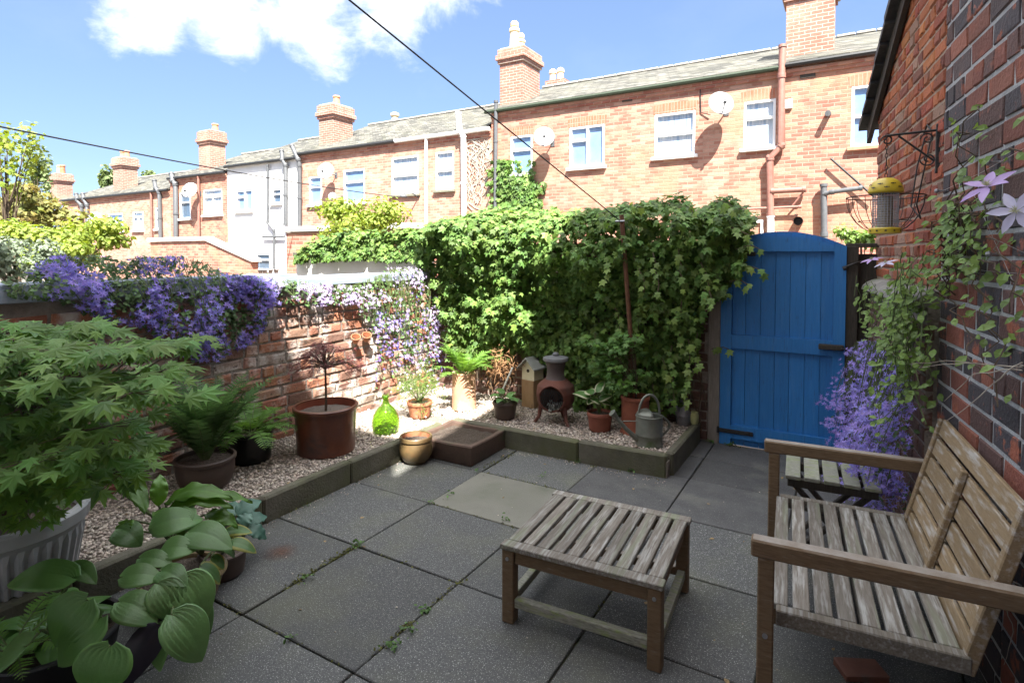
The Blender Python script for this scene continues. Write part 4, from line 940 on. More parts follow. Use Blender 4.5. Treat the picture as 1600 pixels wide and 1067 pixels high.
    for k in range(46):
        X=random.uniform(-3.8,-.95); z=random.uniform(.05,.3); pts=[]
        for j in range(9): pts.append((X,4.965-.02*random.random(),z)); X+=random.gauss(0,.05); z+=.19
        stems.tube(pts,.007,5)
    stems.build('stems',STEMM,root)
ivy()
# ivy climbing the far house by its corner pipe
root=thing('ivy','green ivy climbing round the small left window of the orange house','ivy',(-8.3,14,0))
P=[];N=[]
for _ in range(2600):
    px=random.gauss(812,19); py=random.uniform(250,345); q=onY(px,py,D0)
    if px<765 or px>850+fbm(py*.05,0,0)*20 or (799<px<831 and py<276 and random.random()<.93): continue
    if py<285 and abs(px-790)>22+random.uniform(0,30): continue
    P.append((q.x,D0-random.uniform(.03,.14),q.z)); N.append((random.gauss(0,.5),-1,.4+random.gauss(0,.4)))
for _ in range(500):
    q=onY(random.gauss(812,16),random.gauss(335,8),D0); P.append((q.x,D0-random.uniform(.05,.4),q.z)); N.append((random.gauss(0,.5),-1,.6+random.gauss(0,.4)))
mb=MB(); P=np.array(P); m=len(P); scatter(mb,IVY,P,np.array(N),rnd(m,.5)+[0,0,-1],U(.10,.17,m)); mb.build('foliage',IVYM,root)
VINE=M('dry vine stems',(.30,.26,.21),(.45,.40,.34),20,.9,.2)
root=thing('dry_vine','leafless dry vine stems spread over brickwork beside the white downpipe','vine',(-9.2,14,0))
mb=MB()
for k in range(150):
    q=onY(random.uniform(728,768),random.uniform(205,330),D0); pts=[]; p=Vector((q.x,D0-.02,q.z)); a=random.gauss(1.57,.6)
    for j in range(6): pts.append(p.copy()); a+=random.gauss(0,.35); p=p+Vector((math.cos(a)*.16,random.uniform(-.01,.01),math.sin(a)*.16)); p.y=min(p.y,D0-.012)
    pts=[v for v in pts if onY(720,200,D0).x<v.x<onY(772,200,D0).x and v.z<5.0]
    if len(pts)>2: mb.tube(pts,random.uniform(.006,.014),4)
mb.build('stems',VINE,root)
# rusty pole in the ivy
root=thing('washing_line_pole','rusty iron pole leaning in the ivy, washing line tied near its top','pole',(onY(985,640,4.62).x,4.62,0))
mb=MB(); mb.tube([onY(986,650,4.64),onY(985,520,4.60),onY(976,400,4.57),onY(971,336,4.55)],.019,10); mb.build('pole',RUST,root,smooth='auto')
mb=MB(); q=onY(972,346,4.55); mb.tube([q+Vector((-.05,-.02,0)),q+Vector((.03,-.02,0))],.008,6); mb.build('hook',STEEL,root)
# ---------------------------------------------------------------- bellflowers
def drape(root,pt,tops,bots,nf,nl,thick,fl=(.017,.028),lf=(.022,.045),fdens=None,nrmv=None,stems=160,lmat=CAMPL,fmat=None):
    """pt(u,z,off)->point, tops/bots: lists of (u,z)"""
    tu=[a for a,_ in tops];tz=[b for _,b in tops];bu=[a for a,_ in bots];bz=[b for _,b in bots]
    lo,hi=max(tu[0],bu[0]),min(tu[-1],bu[-1]); n0=Vector(nrmv)
    def samp(flower):
        while True:
            u=random.uniform(lo,hi); zt=np.interp(u,tu,tz); zb=np.interp(u,bu,bz); z=zb+(zt-zb)*random.random()
            c=fbm(u*3.2,z*3.2,4)
            if flower and c+(.35 if not fdens else fdens(u,z))<random.uniform(0,.35): continue
            if z-zb<.12 and random.random()<.5: continue
            t=(z-zb)/max(.01,zt-zb); th=thick*(.35+.9*max(0,.5+fbm(u*2.5,z*2.5,8)))*(math.sin(math.pi*min(1,max(.08,t*.85+.1)))**.5)
            return u,z,th
    P=[];N=[]
    for _ in range(nf):
        u,z,th=samp(True); P.append(pt(u,z,th*random.uniform(.25,1.2)+.01)); N.append(n0+Vector((random.gauss(0,.5),random.gauss(0,.5),.45+random.gauss(0,.5))))
    m=len(P); mb=MB(); scatter(mb,STAR,np.array([tuple(p) for p in P]),np.array([tuple(p) for p in N]),rnd(m),U(*fl,m)); o=mb.build('flowers',fmat or CAMPF,root); o['kind']='stuff'
    P=[];N=[]
    for _ in range(nl):
        u,z,th=samp(False); P.append(pt(u,z,th*random.uniform(.15,.95))); N.append(n0+Vector((random.gauss(0,.5),random.gauss(0,.5),.7+random.gauss(0,.4))))
    m=len(P); mb=MB(); scatter(mb,OVAL,np.array([tuple(p) for p in P]),np.array([tuple(p) for p in N]),rnd(m)+[0,0,-.6],U(*lf,m)); mb.build('foliage',lmat,root)
    mb=MB()
    for _ in range(stems):
        u,z,th=samp(False); zt=np.interp(u,tu,tz); pts=[]
        for k in range(5):
            f=k/4; pts.append(pt(u+.05*math.sin(3*f+u*40)*f,zt+(z-zt)*f,th*(.5+.4*f)))
        mb.tube(pts,.0022,4,cap=False)
    mb.build('stems',GSTEM,root)
CAMPSUN=M('sunlit lilac bellflower',(.46,.37,.60),(.58,.48,.66),6,.6,0,island=.2,hue=.02,trans=.35)  # paler copy of the violet petals; sunlight is put into its colour
root=thing('bellflower','violet trailing bellflowers spilling over the left boundary wall, pale where sunlit','flowers',(XL,3,0))
XC=XL+.12
def cv(l): return [(onX(x,y,XC).y,onX(x,y,XC).z) for x,y in l]
def ptl(u,z,off):
    x=XL+off
    if z>1.44: x=XL-.05+off*1.3+random.uniform(-.16,0)
    return Vector((x,u,z))
drape(root,ptl,cv([(20,446),(60,432),(110,402),(180,398),(215,415),(240,402),(300,402),(345,412),(370,428),(430,432)]),cv([(20,462),(100,470),(160,500),(230,515),(290,560),(340,570),(400,540),(430,505)]),1700,1900,.17,nrmv=(1,-.25,.3),fdens=lambda u,z:.2,fl=(.018,.031))
drape(root,ptl,cv([(428,434),(480,440),(560,446),(600,430),(640,420),(660,418),(700,425)]),cv([(428,468),(480,480),(560,476),(600,530),(650,570),(692,590)]),800,900,.14,nrmv=(1,-.25,.3),fdens=lambda u,z:.12,fmat=CAMPSUN)
root=thing('bellflower','violet bellflowers tumbling down the garden wall between the gate and the bench','flowers',(RX(4),4,0))
PB=Vector((RX(0),0,0))+RN*go
def ptr(u,z,off):
    q=PB+RD*(u/RD.y)+RN*off; return Vector((q.x,u,z))
drape(root,ptr,[(3.35,.85),(3.7,1.0),(4.2,1.05),(4.6,1.0),(4.85,.9)],[(3.35,.42),(3.6,.2),(4.0,.03),(4.85,.08)],2900,700,.26,nrmv=(-.7,-.7,.4),fl=(.016,.026),lf=(.018,.034),fdens=lambda u,z:.36)
CLEML=M('clematis leaf',(.13,.23,.042),(.20,.30,.07),4,.5,0,island=.3,trans=.4)
root=thing('wall_creeper','leafy green creeper over the garden wall coping and brick corner by the bench','plant',(RX(3.4),3.4,0))
mb=MB(); P=[];N=[];st=MB()
for k in range(52):
    u=random.gauss(3.36,.09) if k<34 else random.uniform(3.3,4.7); z=random.uniform(1.25,1.62) if k<34 else random.uniform(1.3,1.45); p=ptr(u,z,.04+.1*random.random()); pts=[p.copy()]
    L=random.randint(4,10) if k<34 else random.randint(2,5)
    for j in range(L):
        p=p+Vector((random.gauss(-.003,.016),random.gauss(.003,.025),-.055+random.gauss(0,.018))); pts.append(p.copy())
        for _ in range(2): P.append(p+Vector((random.gauss(0,.022),random.gauss(0,.022),random.gauss(0,.02)))); N.append((-.6+random.gauss(0,.4),-.6+random.gauss(0,.4),.7))
    st.tube(pts,.0028,4,cap=False)
m=len(P); scatter(mb,OVAL,np.array([tuple(p) for p in P]),np.array(N),rnd(m)+[0,0,-.5],U(.025,.055,m)); mb.build('foliage',CLEML,root); st.build('stems',GSTEM,root)
# clematis on wires
root=thing('clematis','clematis with pale mauve flowers trained on wires over the dark brick wall','climber',(RX(2.8),2.8,1.6))
st=MB();P=[];N=[]
for k in range(22):
    p=onR(random.uniform(1465,1500),random.uniform(380,470),.03); pts=[p.copy()]; d=Vector((0,-.045,.03))
    for j in range(random.randint(8,16)):
        d+=Vector((0,random.gauss(0,.014),random.gauss(0,.012))); d.z-=.0008*j; p=p+d.normalized()*.05; q=Vector((RX(p.y),p.y,p.z))+RN*(.03+.06*random.random()); p=q; pts.append(q.copy())
        if random.random()<.42:
            for _ in range(random.randint(2,4)): P.append(q+Vector((random.gauss(0,.03),random.gauss(0,.03),random.gauss(0,.03)))); N.append((-.8+random.gauss(0,.4),-.4+random.gauss(0,.4),.7))
    st.tube(pts,.0028,4,cap=False)
mb=MB(); m=len(P); scatter(mb,OVAL,np.array([tuple(p) for p in P]),np.array(N),rnd(m)+[0,0,-.4],U(.03,.055,m)); mb.build('foliage',CLEML,root); st.build('stems',STEMM,root)
PETAL=M('mauve clematis petal',(.48,.31,.66),(.60,.44,.76),14,.5,.1,trans=.35)
PETALW=M('pale clematis petal',(.55,.52,.72),(.66,.64,.80),14,.5,.1,trans=.35)
def clem(px,py,rp,mat,tilt):
    q=onR(px,py,.12); r=rp*mpp(q); mb=MB(); V=np.array([(0,0,0),(.16,.3,.04),(.2,.55,.05),(.12,.85,.02),(0,1.08,-.06),(-.12,.85,.02),(-.2,.55,.05),(-.16,.3,.04),(0,.5,-.02)],dtype=np.float32)
    tpl=(V,[np.array([(0,1,2,8),(2,3,4,8),(4,5,6,8),(6,7,0,8)])]); n=Vector(tilt).normalized(); x=n.orthogonal().normalized(); y=n.cross(x)
    k=6; T=[x*math.cos(2*math.pi*i/k+.3)+y*math.sin(2*math.pi*i/k+.3)+n*.25 for i in range(k)]
    scatter(mb,tpl,np.array([tuple(q)]*k),np.array([tuple(n)]*k)+rnd(k,.12),np.array([tuple(t) for t in T]),np.full(k,r)); o=mb.build('flower',mat,root,smooth=True)
    mb=MB(); m=26; scatter(mb,SLIM,np.array([tuple(q+n*.004)]*m),rnd(m),rnd(m,.6)+np.array(n)*1.2,np.full(m,r*.28)); mb.build('stamens',MARGW,o)
clem(1543,292,38,PETAL,(-.5,-.5,.9)); clem(1588,330,37,PETALW,(-.7,-.9,.4)); clem(1384,411,16,PETALW,(-.3,-.3,1)); clem(1384-22,406,15,PETAL,(-.3,-.3,1))
root=thing('trellis_wire','thin wires and hooks strung along the dark brick wall for the clematis','wire',(RX(2.7),2.7,1.5))
mb=MB()
for (a,b) in (((1475,412),(1600,428)),((1470,300),(1600,232)),((1475,330),(1600,395)),((1480,412),(1545,430)),((1500,255),(1620,520))): mb.tube([onR(*a,.02),onR((a[0]+b[0])/2,(a[1]+b[1])/2+3,.03),onR(*b,.02)],.0010,4)
for a in ((1480,298),(1565,253),(1480,408),(1567,397)): q=onR(*a,0); mb.tube([q,q+RN*.035],.004,6); mb.lathe([(.001,-.011),(.009,-.007),(.011,0),(.009,.007),(.001,.011)],8,q+RN*.04)
mb.build('wire',STEEL,root)
for lb,rg,n_ in (('pale dry bare climber twigs against brick wall above the near bench end',(545,600),4),('pale dry twigs curling beside the rear leg at the near bench end',(860,980),4)):
    q0=onR(1590,rg[0],.03); root=thing('dry_twigs',lb,'twigs',q0)
    mb=MB()
    for k in range(n_):
        p=onR(random.uniform(1585,1600),sum(rg)/2+random.uniform(-8,8),.03); pts=[p.copy()]; d=Vector((-.02,.04,.0))
        for j in range(12): d+=Vector((random.gauss(-.002,.01),random.gauss(0,.012),random.gauss(-.006,.012))); p=p+d.normalized()*.028; w_=RX(p.y); p.x=min(p.x,w_-.012); pts.append(p.copy())
        mb.tube(pts,[.0026-.00016*j for j in range(13)],5)
    mb.build('twigs',VINE,root)
# ---------------------------------------------------------------- pots and what grows in them
def zat(p,py):
    """height above p (x,y) at picture row py"""
    lo,hi=-.5,3.0
    for _ in range(40):
        m=float((lo+hi)/2); v=Vector((p[0],p[1],m))-EYE; y=CY-F*v.dot(UP)/v.dot(FW)
        if y>py: lo=m
        else: hi=m
    return (lo+hi)/2
H_=1.6
def pot_geo(px,pbase,prim,wr,wb,z0):
    """ground centre, rim radius, base radius and height of a round pot from its silhouette"""
    c=G(px,pbase,z0); s=mpp(c); rb=wb*s
    d=Vector((c.x,c.y,0)).normalized(); c=c+d*rb; s=mpp(c); return c,wr*s,wb*s,zat(c,prim)-z0
def profile_pot(name,label,c,rt,rb,h,mat,group=None,rim=.10,lip=1.06,inner=None,soil=.86,belly=0,n=40,foot=False,cat='pot',soilmat=None,part='body'):
    root=thing(name,label,cat,c,group=group); t=.06*rt+.006
    pr=[(rb*.9,0),(rb,.01)]
    if foot: pr=[(rb*1.12,0),(rb*1.12,h*.04),(rb*1.0,h*.10)]
    for k in range(1,9):
        u=k/9; r=rb+(rt*(1/lip)-rb)*u+belly*math.sin(math.pi*u); pr.append((r,h*(1-rim)*u if not foot else h*.1+h*(.9-rim)*u))
    pr+=[(rt/lip,h*(1-rim)),(rt,h*(1-rim)+.004),(rt*1.005,h-.006),(rt-.004,h),(rt-t,h),(rt-t-.002,h-.008)]
    mb=MB(); mb.lathe(pr,n,c,wob=.004); b=mb.build(part,mat,root,smooth='auto')
    mb=MB(); mb.lathe([(rt-t-.002,h-.008),((rt-t)*.97,h*soil-.01)],n,c,capb=False); mb.build('inside',inner or mat,b,smooth=True)
    mb=MB(); rs=(rt-t)*.985; rings=[(rs*k/5,h*soil) for k in range(5,0,-1)]; vs=[];fs=[]
    for j,(r,z) in enumerate(rings):
        for k in range(n): a=2*math.pi*k/n; vs.append(c+Vector((r*math.cos(a),r*math.sin(a),z+.006*fbm(r*40*math.cos(a),r*40*math.sin(a),2)+.012*(1-r/rs))))
    for j in range(4):
        for k in range(n): k2=(k+1)%n; fs.append((j*n+k,j*n+k2,(j+1)*n+k2,(j+1)*n+k))
    fs.append(tuple(range(4*n,5*n))); mb.raw(vs,fs); mb.build('soil',soilmat or SOIL,root)
    return root
def fern(name,label,c,nf,L,mat,lo=.5,hi=1.35,droop=1.6,wd=.2,npair=24,az=None,group=None,sect=6.28):
    root=thing(name,label,'fern',c,group=group); st=MB(); P=[];N=[];T=[];SZ=[]
    for k in range(nf):
        a=(az if az is not None else 0)+sect*(k+random.random())/nf; el=random.uniform(lo,hi); l=L*random.uniform(.7,1.08); p=Vector(c)+Vector((math.cos(a),math.sin(a),0))*.02; pts=[p.copy()]; steps=npair
        for j in range(steps):
            t=j/steps; e=el-droop*t*t*random.uniform(.9,1.1); d=Vector((math.cos(a)*math.cos(e),math.sin(a)*math.cos(e),math.sin(e))); p=p+d*l/steps; pts.append(p.copy())
            side=Vector((-math.sin(a),math.cos(a),0)); up=side.cross(d)*-1
            if t<.10: continue
            ll=wd*l*(math.sin(math.pi*min(1,(t*.93+.09)))**.8)
            for sg in(-1,1):
                P.append(tuple(p)); N.append(tuple(up+Vector((random.gauss(0,.12),random.gauss(0,.12),random.gauss(0,.12))))); T.append(tuple(side*sg+d*.45+Vector((0,0,-.12)))); SZ.append(ll*random.uniform(.88,1.1))
        st.tube(pts,[.0028*(1-.7*j/len(pts)) for j in range(len(pts))],4,cap=False)
    # each leaflet is a narrow toothed blade
    V=[];m=7
    V.append((0,0,0))
    for k in range(1,m): u=k/m; w_=.13*(1-u)**.6*(1.15 if k%2 else .72); V.append((w_,u,0))
    V.append((0,1,-.06))
    for k in range(m-1,0,-1): u=k/m; w_=.13*(1-u)**.6*(1.15 if k%2 else .72); V.append((-w_,u,0))
    n=len(V); Fq=[]; tri=[(0,1,n-1)]
    for k in range(1,m-1): Fq.append((k,k+1,n-k-1,n-k))
    tri.append((m-1,m,m+1))
    mb=MB(); scatter(mb,(np.array(V,dtype=np.float32),[np.array(Fq),np.array(tri)]),np.array(P),np.array(N),np.array(T),np.array(SZ)); mb.build('fronds',mat,root); st.build('stems',GSTEM,root); return root
def hleaf(mb,a,b,wd,arch=.12,nrm=None,margin=0,wav=0,rib=.0055,fold=.25,tipdrop=.1,sharp=.7,heart=0):
    """one broad leaf from stalk point a to tip b"""
    a=Vector(a);b=Vector(b);L=(b-a).length;t=(b-a).normalized(); n=Vector(nrm) if nrm is not None else (EYE-a).normalized()*.55+Vector((0,0,.8))
    n=(n-t*n.dot(t)).normalized(); x=t.cross(n); NU,NV=14,18; vs=[];fs=[];mi=[]
    for i in range(NU+1):
        u=i/NU; w_=wd*.84*max(.02,(u**.42)*((1-u)**.8)/.445 if sharp<.8 else math.sin(math.pi*u**sharp)**.72 if u<1 else .02)
        if i==0: w_=wd*.12
        mid=a+t*(L*u)+n*(arch*L*math.sin(math.pi*u)-tipdrop*L*u*u)
        for j in range(NV+1):
            v=j/NV*2-1; o=x*(v*w_)+n*(fold*abs(v)*w_-fold*.9*v*v*w_+(rib if j%2 else -rib)*min(1,w_*12)+wav*math.sin(u*22+v*2)*abs(v)**2)
            if heart and u<.25: o=o-t*(heart*L*abs(v)**1.5*(1-u*4))
            vs.append(mid+o)
    for i in range(NU):
        for j in range(NV):
            q=(i*(NV+1)+j,i*(NV+1)+j+1,(i+1)*(NV+1)+j+1,(i+1)*(NV+1)+j); e=min(j,NV-1-j); m_=1 if (margin and (e<margin or i>=NU-1)) else 0
            mb.f.append(tuple(k+mb.n for k in q)); mb.m.append(m_)
    mb.v.extend([tuple(p) for p in vs]); mb.n+=len(vs)
def hosta(name,label,c,leaves,mats,zb=.42,zt=.26,cat='hosta',margin=0,wav=0,**kw):
    root=thing(name,label,cat,c); mb=MB(); st=MB()
    for lf in leaves:
        bx,by,tx,ty,wpx=lf[:5]; z0,z1=(lf[5],lf[6]) if len(lf)>6 else (zb,zt)
        a=G(bx,by,z0); b=G(tx,ty,z1); w_=wpx*mpp(a)
        hleaf(mb,a,b,w_,margin=margin,wav=wav,**kw)
        m1=(Vector(c)+a)/2+Vector((0,0,.04)); st.tube([Vector(c),m1,a,a+(b-a)*.12],[.006,.005,.004,.003],6)
    mb.build('foliage',mats,root,smooth=True); st.build('stems',GSTEM,root); return root
def hosta_auto(name,label,c,n,L,wd,mats,margin=0,el=(.3,1.1),zl=.1,cat='hosta'):
    root=thing(name,label,cat,c); mb=MB(); st=MB()
    for k in range(n):
        a=6.283*k/n+random.uniform(-.3,.3); e=random.uniform(*el); l=L*random.uniform(.8,1.15); d=Vector((math.cos(a)*math.cos(e),math.sin(a)*math.cos(e),math.sin(e))); s0=Vector(c)+d*zl*random.uniform(.8,1.3); h=Vector((math.cos(a),math.sin(a),0)); s1=s0+h*l*.9+Vector((0,0,random.uniform(-.05,.25)*l))
        hleaf(mb,s0,s1,wd*random.uniform(.85,1.1),margin=margin,nrm=(0,0,1),rib=.001); st.tube([Vector(c),s0,s0+(s1-s0)*.1],.003,5)
    mb.build('foliage',mats,root,smooth=True); st.build('stems',GSTEM,root); return root
def maple(name,label,c,trunk_h,sprays,mats,lsz,per,cat='maple',spread=.16,tr=.016):
    """sprays: list of tip points; each carries a flat fan of leaves along its twig"""
    root=thing(name,label,cat,c); c=Vector(c); tk=MB(); P=[[],[]];N=[[],[]];T=[[],[]];SZ=[[],[]]
    fork=c+Vector((.01,.01,trunk_h)); tk.tube([c-Vector((0,0,.03)),c+Vector((.008,-.004,trunk_h*.5)),fork],[tr,tr*.85,tr*.7],8)
    for tip in sprays:
        tip=Vector(tip); mid=fork.lerp(tip,.5)+Vector((random.gauss(0,.03),random.gauss(0,.03),.06+.25*max(0,tip.z-fork.z)*0)); tk.tube([fork-Vector((0,0,random.uniform(0,trunk_h*.4))),mid,tip],[tr*.45,tr*.28,tr*.1],5)
        d=(tip-mid); d.z*=.4; d=d.normalized() if d.length>1e-4 else Vector((1,0,0)); s=d.cross(Vector((0,0,1))); s=s.normalized() if s.length>1e-4 else Vector((0,1,0))
        fresh=random.random()<.30
        for k in range(per):
            u=random.uniform(-.85,.5); v=random.gauss(0,.65)*(1-.35*u)
            q=tip+d*(u*spread*1.3)+s*(v*spread*.8)+Vector((0,0,random.gauss(0,.011)-.35*abs(v)*spread*.35-.12*spread*max(0,u)))
            g=1 if (fresh and random.random()<.8) or random.random()<.06 else 0
            P[g].append(tuple(q)); e_=(EYE-q).normalized(); N[g].append((random.gauss(0,.28)+d.x*.2+e_.x*.3,random.gauss(0,.28)+d.y*.2+e_.y*.3,1)); t=d*(.8+u)+s*v*1.2+Vector((random.gauss(0,.3),random.gauss(0,.3),-.16)); T[g].append(tuple(t)); SZ[g].append(lsz*random.uniform(.55,1.1))
            if random.random()<.35: tk.tube([tip+d*(u*spread*.9),q],.0012,3,cap=False)
    mb=MB()
    for g in(0,1):
        if P[g]: scatter(mb,MAPLE,np.array(P[g]),np.array(N[g]),np.array(T[g]),np.array(SZ[g]),g)
    mb.build('crown',mats,root); tk.build('trunk',STEMM,root); return root
ZG=GRZ+.005
# -- big glazed pot with the red lace-leaf maple
c,rt,rb,h=pot_geo(510,718,632,49,43,ZG)
profile_pot('plant_pot','large round brown glazed pot standing on the gravel by the left wall',c,rt,rb,h,GLAZE,rim=.09,inner=GLAZEI,soil=.84,soilmat=GRAVB)
root=thing('red_maple','dwarf red lace-leaf maple with fine drooping leaves in the big glazed pot','maple',c+Vector((0,0,h*.84)))
tk=MB(); b0=c+Vector((0,0,h*.82)); ft=Vector((b0.x,b0.y,zat(b0,572))); tk.tube([b0,b0+Vector((.004,0,.1)),ft],[.010,.008,.008],8)
ce=Vector((b0.x,b0.y,zat(b0,553))); rr=58*mpp(ce); P=[];N=[];T=[];SZ=[]
for k in range(60):
    a=random.uniform(0,6.283); r=rr*math.sqrt(random.random())*1.1; q=ce+Vector((r*math.cos(a),r*math.sin(a),.075-.20*(r/rr)**2+random.gauss(0,.02)))
    m_=ft.lerp(q,.55)+Vector((0,0,.055)); tk.tube([ft+Vector((0,0,random.uniform(-.03,.02))),m_,q],[.0042,.0026,.0011],5)
    for j in range(24):
        e=random.random(); w0=m_.lerp(q,e)+Vector((random.gauss(0,.028),random.gauss(0,.028),random.gauss(0,.014))); P.append(tuple(w0)); N.append((random.gauss(0,.5),random.gauss(0,.5),1)); T.append((math.cos(a)+random.gauss(0,.7),math.sin(a)+random.gauss(0,.7),-.7+random.gauss(0,.4))); SZ.append(random.uniform(.022,.05))
LACE=fan([0,35,-35,75,-75],[1,.8,.8,.55,.55],.12,droop=.3,cen=.05)
mb=MB(); scatter(mb,LACE,np.array(P),np.array(N),np.array(T),np.array(SZ)); mb.build('crown',REDM,root); tk.build('trunk',STEMM,root)
# -- fern pots on the left
c,rt,rb,h=pot_geo(322,771,712,44,32,.115)
profile_pot('plant_pot','brown bowl pot of tall dark fern in front of the boundary wall',c,rt,rb,h,POTDK,group=None,rim=.14,belly=.015)
fern('fern','tall upright dark fern arching out of the brown bowl pot',c+Vector((0,0,h*.86)),36,.66,FERND,lo=1.0,hi=1.52,droop=.85,wd=.15,npair=32)
c,rt,rb,h=pot_geo(393,729,672,34,28,.115)
profile_pot('plant_pot','black plastic pot behind the brown bowl pot, against the boundary wall',c,rt,rb,h,POTBLK,rim=.1)
fern('fern','small bright green fern spilling over the black plastic pot',c+Vector((0,0,h*.9)),20,.36,FERNM,lo=.15,hi=1.2,droop=1.7,wd=.24,npair=22)
# -- grey fluted planter with the big maple
c,rt,rb,h=pot_geo(14,985,800,104,78,.0)
root=thing('fluted_planter','large grey fluted planter at the left edge holding the green maple','planter',c)
n=144; mb=MB(); pr=[(rb*.97,0),(rb,.02)]+[(rb+(rt*.94-rb)*k/8,.03+(h-.12)*k/8) for k in range(9)]+[(rt*.97,h-.075),(rt*1.02,h-.06),(rt*1.03,h-.01),(rt*1.0,h),(rt*.9,h),(rt*.88,h-.06)]
mb.lathe(pr,n,c,flute=(.010,.03,h-.09,set(range(3,10)))); mb.build('body',ZINC,root)
mb=MB(); mb.lathe([(rt*.89,h-.06),(rt*.3,h-.045),(.01,h-.05)],32,c,capb=False); mb.build('soil',SOIL,root)
base=c+Vector((0,0,h-.05)); sp=[]
while len(sp)<160:
    px=random.uniform(-150,345); py=random.uniform(470,790); tl=40; py=round((py+.10*px)/tl)*tl-.10*px+random.gauss(0,5)
    rt_=np.interp(py,[470,500,530,555,580,610,650,700,730,760,790],[85,210,300,335,270,228,218,232,205,130,90])
    top=np.interp(px,[-160,0,60,150,240,330,372],[482,490,484,512,520,532,545])
    if px>rt_ or py<top: continue
    if px>235 and random.random()<.35: continue
    D=random.uniform(1.85,2.75)-.35*(1-abs((py-640)/170))
    q=atD(px,py,max(1.6,D))
    if q.x<XL+.1: q.x=XL+.1
    sp.append(q)
maple('green_maple','spreading green Japanese maple with layered leaves filling the left of the yard',base,.22,sp,[MAPLEM,MAPLEY],.070,15,spread=.12,tr=.02)
# -- hostas in the left foreground
c,rt,rb,h=pot_geo(288,962,893,62,44,.0); cH=c+Vector((0,0,h*.9))
profile_pot('plant_pot','olive brown pot under the broad hosta leaves, lower left foreground',c,rt,rb,h,POTBR,rim=.12)
hosta('hosta','broad blue green hosta with ribbed leaves hanging over its olive brown pot',cH,[(185,940,247,970,34,.40,.33),(247,912,278,967,34,.42,.30),(283,902,322,975,42,.41,.24),(268,960,320,1031,42,.36,.2),(189,902,255,900,26,.44,.42),(250,892,292,912,24,.43,.40),(218,872,270,880,20,.46,.44),(263,975,240,1055,26,.3,.1),(300,925,330,990,20,.3,.16)],[HOST],heart=.06)
hosta('hosta','blue green hosta with long smooth leaves behind the olive brown pot',c+Vector((-.1,.15,h*.9)),[(232,826,318,806,32,.5,.5),(292,832,362,852,32,.48,.45),(250,860,306,856,27,.46,.46),(182,826,222,850,27,.48,.42),(300,812,250,800,24,.5,.5),(330,840,372,868,18,.42,.3)],[HOST])
c2,rt,rb,h=pot_geo(350,911,857,36,28,.0)
profile_pot('plant_pot','dark brown pot holding the yellow edged hosta on the paving',c2,rt,rb,h,POTDK,rim=.14)
hosta('hosta','variegated hosta with bright yellow leaf edges in the dark brown pot',c2+Vector((0,0,h*.85)),[(348,833,393,829,14,.36,.37),(358,846,402,861,14,.36,.31),(312,884,348,910,17,.36,.26),(318,826,347,820,11,.40,.42),(285,832,318,822,11,.42,.42),(335,850,372,842,13,.34,.35),(330,870,352,888,13,.34,.28)],[HOST,MARGY],margin=3)
hosta('hart_tongue_fern','bright wavy strap leaved fern standing behind the hostas',G(270,850,.12),[(258,786,360,771,19,.52,.56),(262,794,362,786,19,.5,.52),(248,790,250,740,15,.5,.62),(320,804,372,820,16,.46,.42),(290,790,394,778,13,.5,.5),(228,800,200,760,16,.5,.52),(205,812,192,842,18,.5,.42),(215,790,205,735,13,.5,.6),(190,770,176,730,13,.5,.55),(240,800,290,838,16,.5,.44)],[STRAP],wav=.010,cat='fern',sharp=.85,arch=.2)
hosta('hosta','small blue leaved hosta at the corner of the edging stones',G(380,845,.0),[(370,804,408,779,18,.2,.24),(384,816,418,804,16,.18,.18),(387,824,418,840,15,.17,.1),(372,803,347,786,15,.2,.22),(376,820,392,800,15,.2,.24),(380,828,360,842,14,.17,.1)],[HOSTB],wav=.006)
c,rt,rb,h=pot_geo(88,1085,985,92,76,.0)
profile_pot('plant_pot','black plastic pot at the bottom left corner, mostly under heart shaped leaves',c,rt,rb,h,POTBLK,rim=.08)
hosta('hosta','hosta with large heart shaped dark green leaves at the lower left corner',c+Vector((0,0,h*.85)),[(136,938,80,1010,52,.47,.36),(158,965,84,1040,44,.43,.32),(172,1010,146,1090,50,.38,.25),(110,884,150,908,20,.5,.47),(112,902,8,906,34,.5,.5),(40,1010,-20,1060,40,.42,.3)],[HOSTD],heart=.12)
hosta_auto('hosta','dark young hosta leaves filling the black plastic pot at the bottom left',c+Vector((0,0,h*.8)),16,.20,.062,[HOSTD],el=(.35,1.1),zl=.06)
fern('fern','low green fern fronds at the far left corner beneath the planter',G(15,1010,.32),9,.30,FERNM,lo=.2,hi=.8,droop=1.4,wd=.22,npair=20)
a=G(176,1085,.10); b=G(246,976,.33); root=thing('garden_scoop','dark purple plastic scoop blade standing upright among the hosta leaves','scoop',a)
t=(b-a).normalized(); n=((EYE-a).normalized()-t*(EYE-a).normalized().dot(t)).normalized(); x=t.cross(n); L=(b-a).length; w_=25*mpp(a); vs=[];fs=[];NU,NV=14,8
for side in(0,1):
    for i in range(NU+1):
        u=i/NU; ww=w_*(.45+.55*min(1,u*1.6))*(math.sqrt(max(0.001,1-((u-.72)/.285)**2)) if u>.72 else 1)
        for j in range(NV+1):
            v=j/NV*2-1; vs.append(a+t*(L*u)+x*(v*ww)+n*(-.35*ww*v*v+.10*L*math.sin(math.pi*u)-(.005 if side else 0)))
o_=(NU+1)*(NV+1)
for i in range(NU):
    for j in range(NV): q=(i*(NV+1)+j,i*(NV+1)+j+1,(i+1)*(NV+1)+j+1,(i+1)*(NV+1)+j); fs.append(q); fs.append(tuple(k+o_ for k in q[::-1]))
for i in range(NU):
    for j in(0,NV): q=(i*(NV+1)+j,(i+1)*(NV+1)+j,(i+1)*(NV+1)+j+o_,i*(NV+1)+j+o_); fs.append(q)
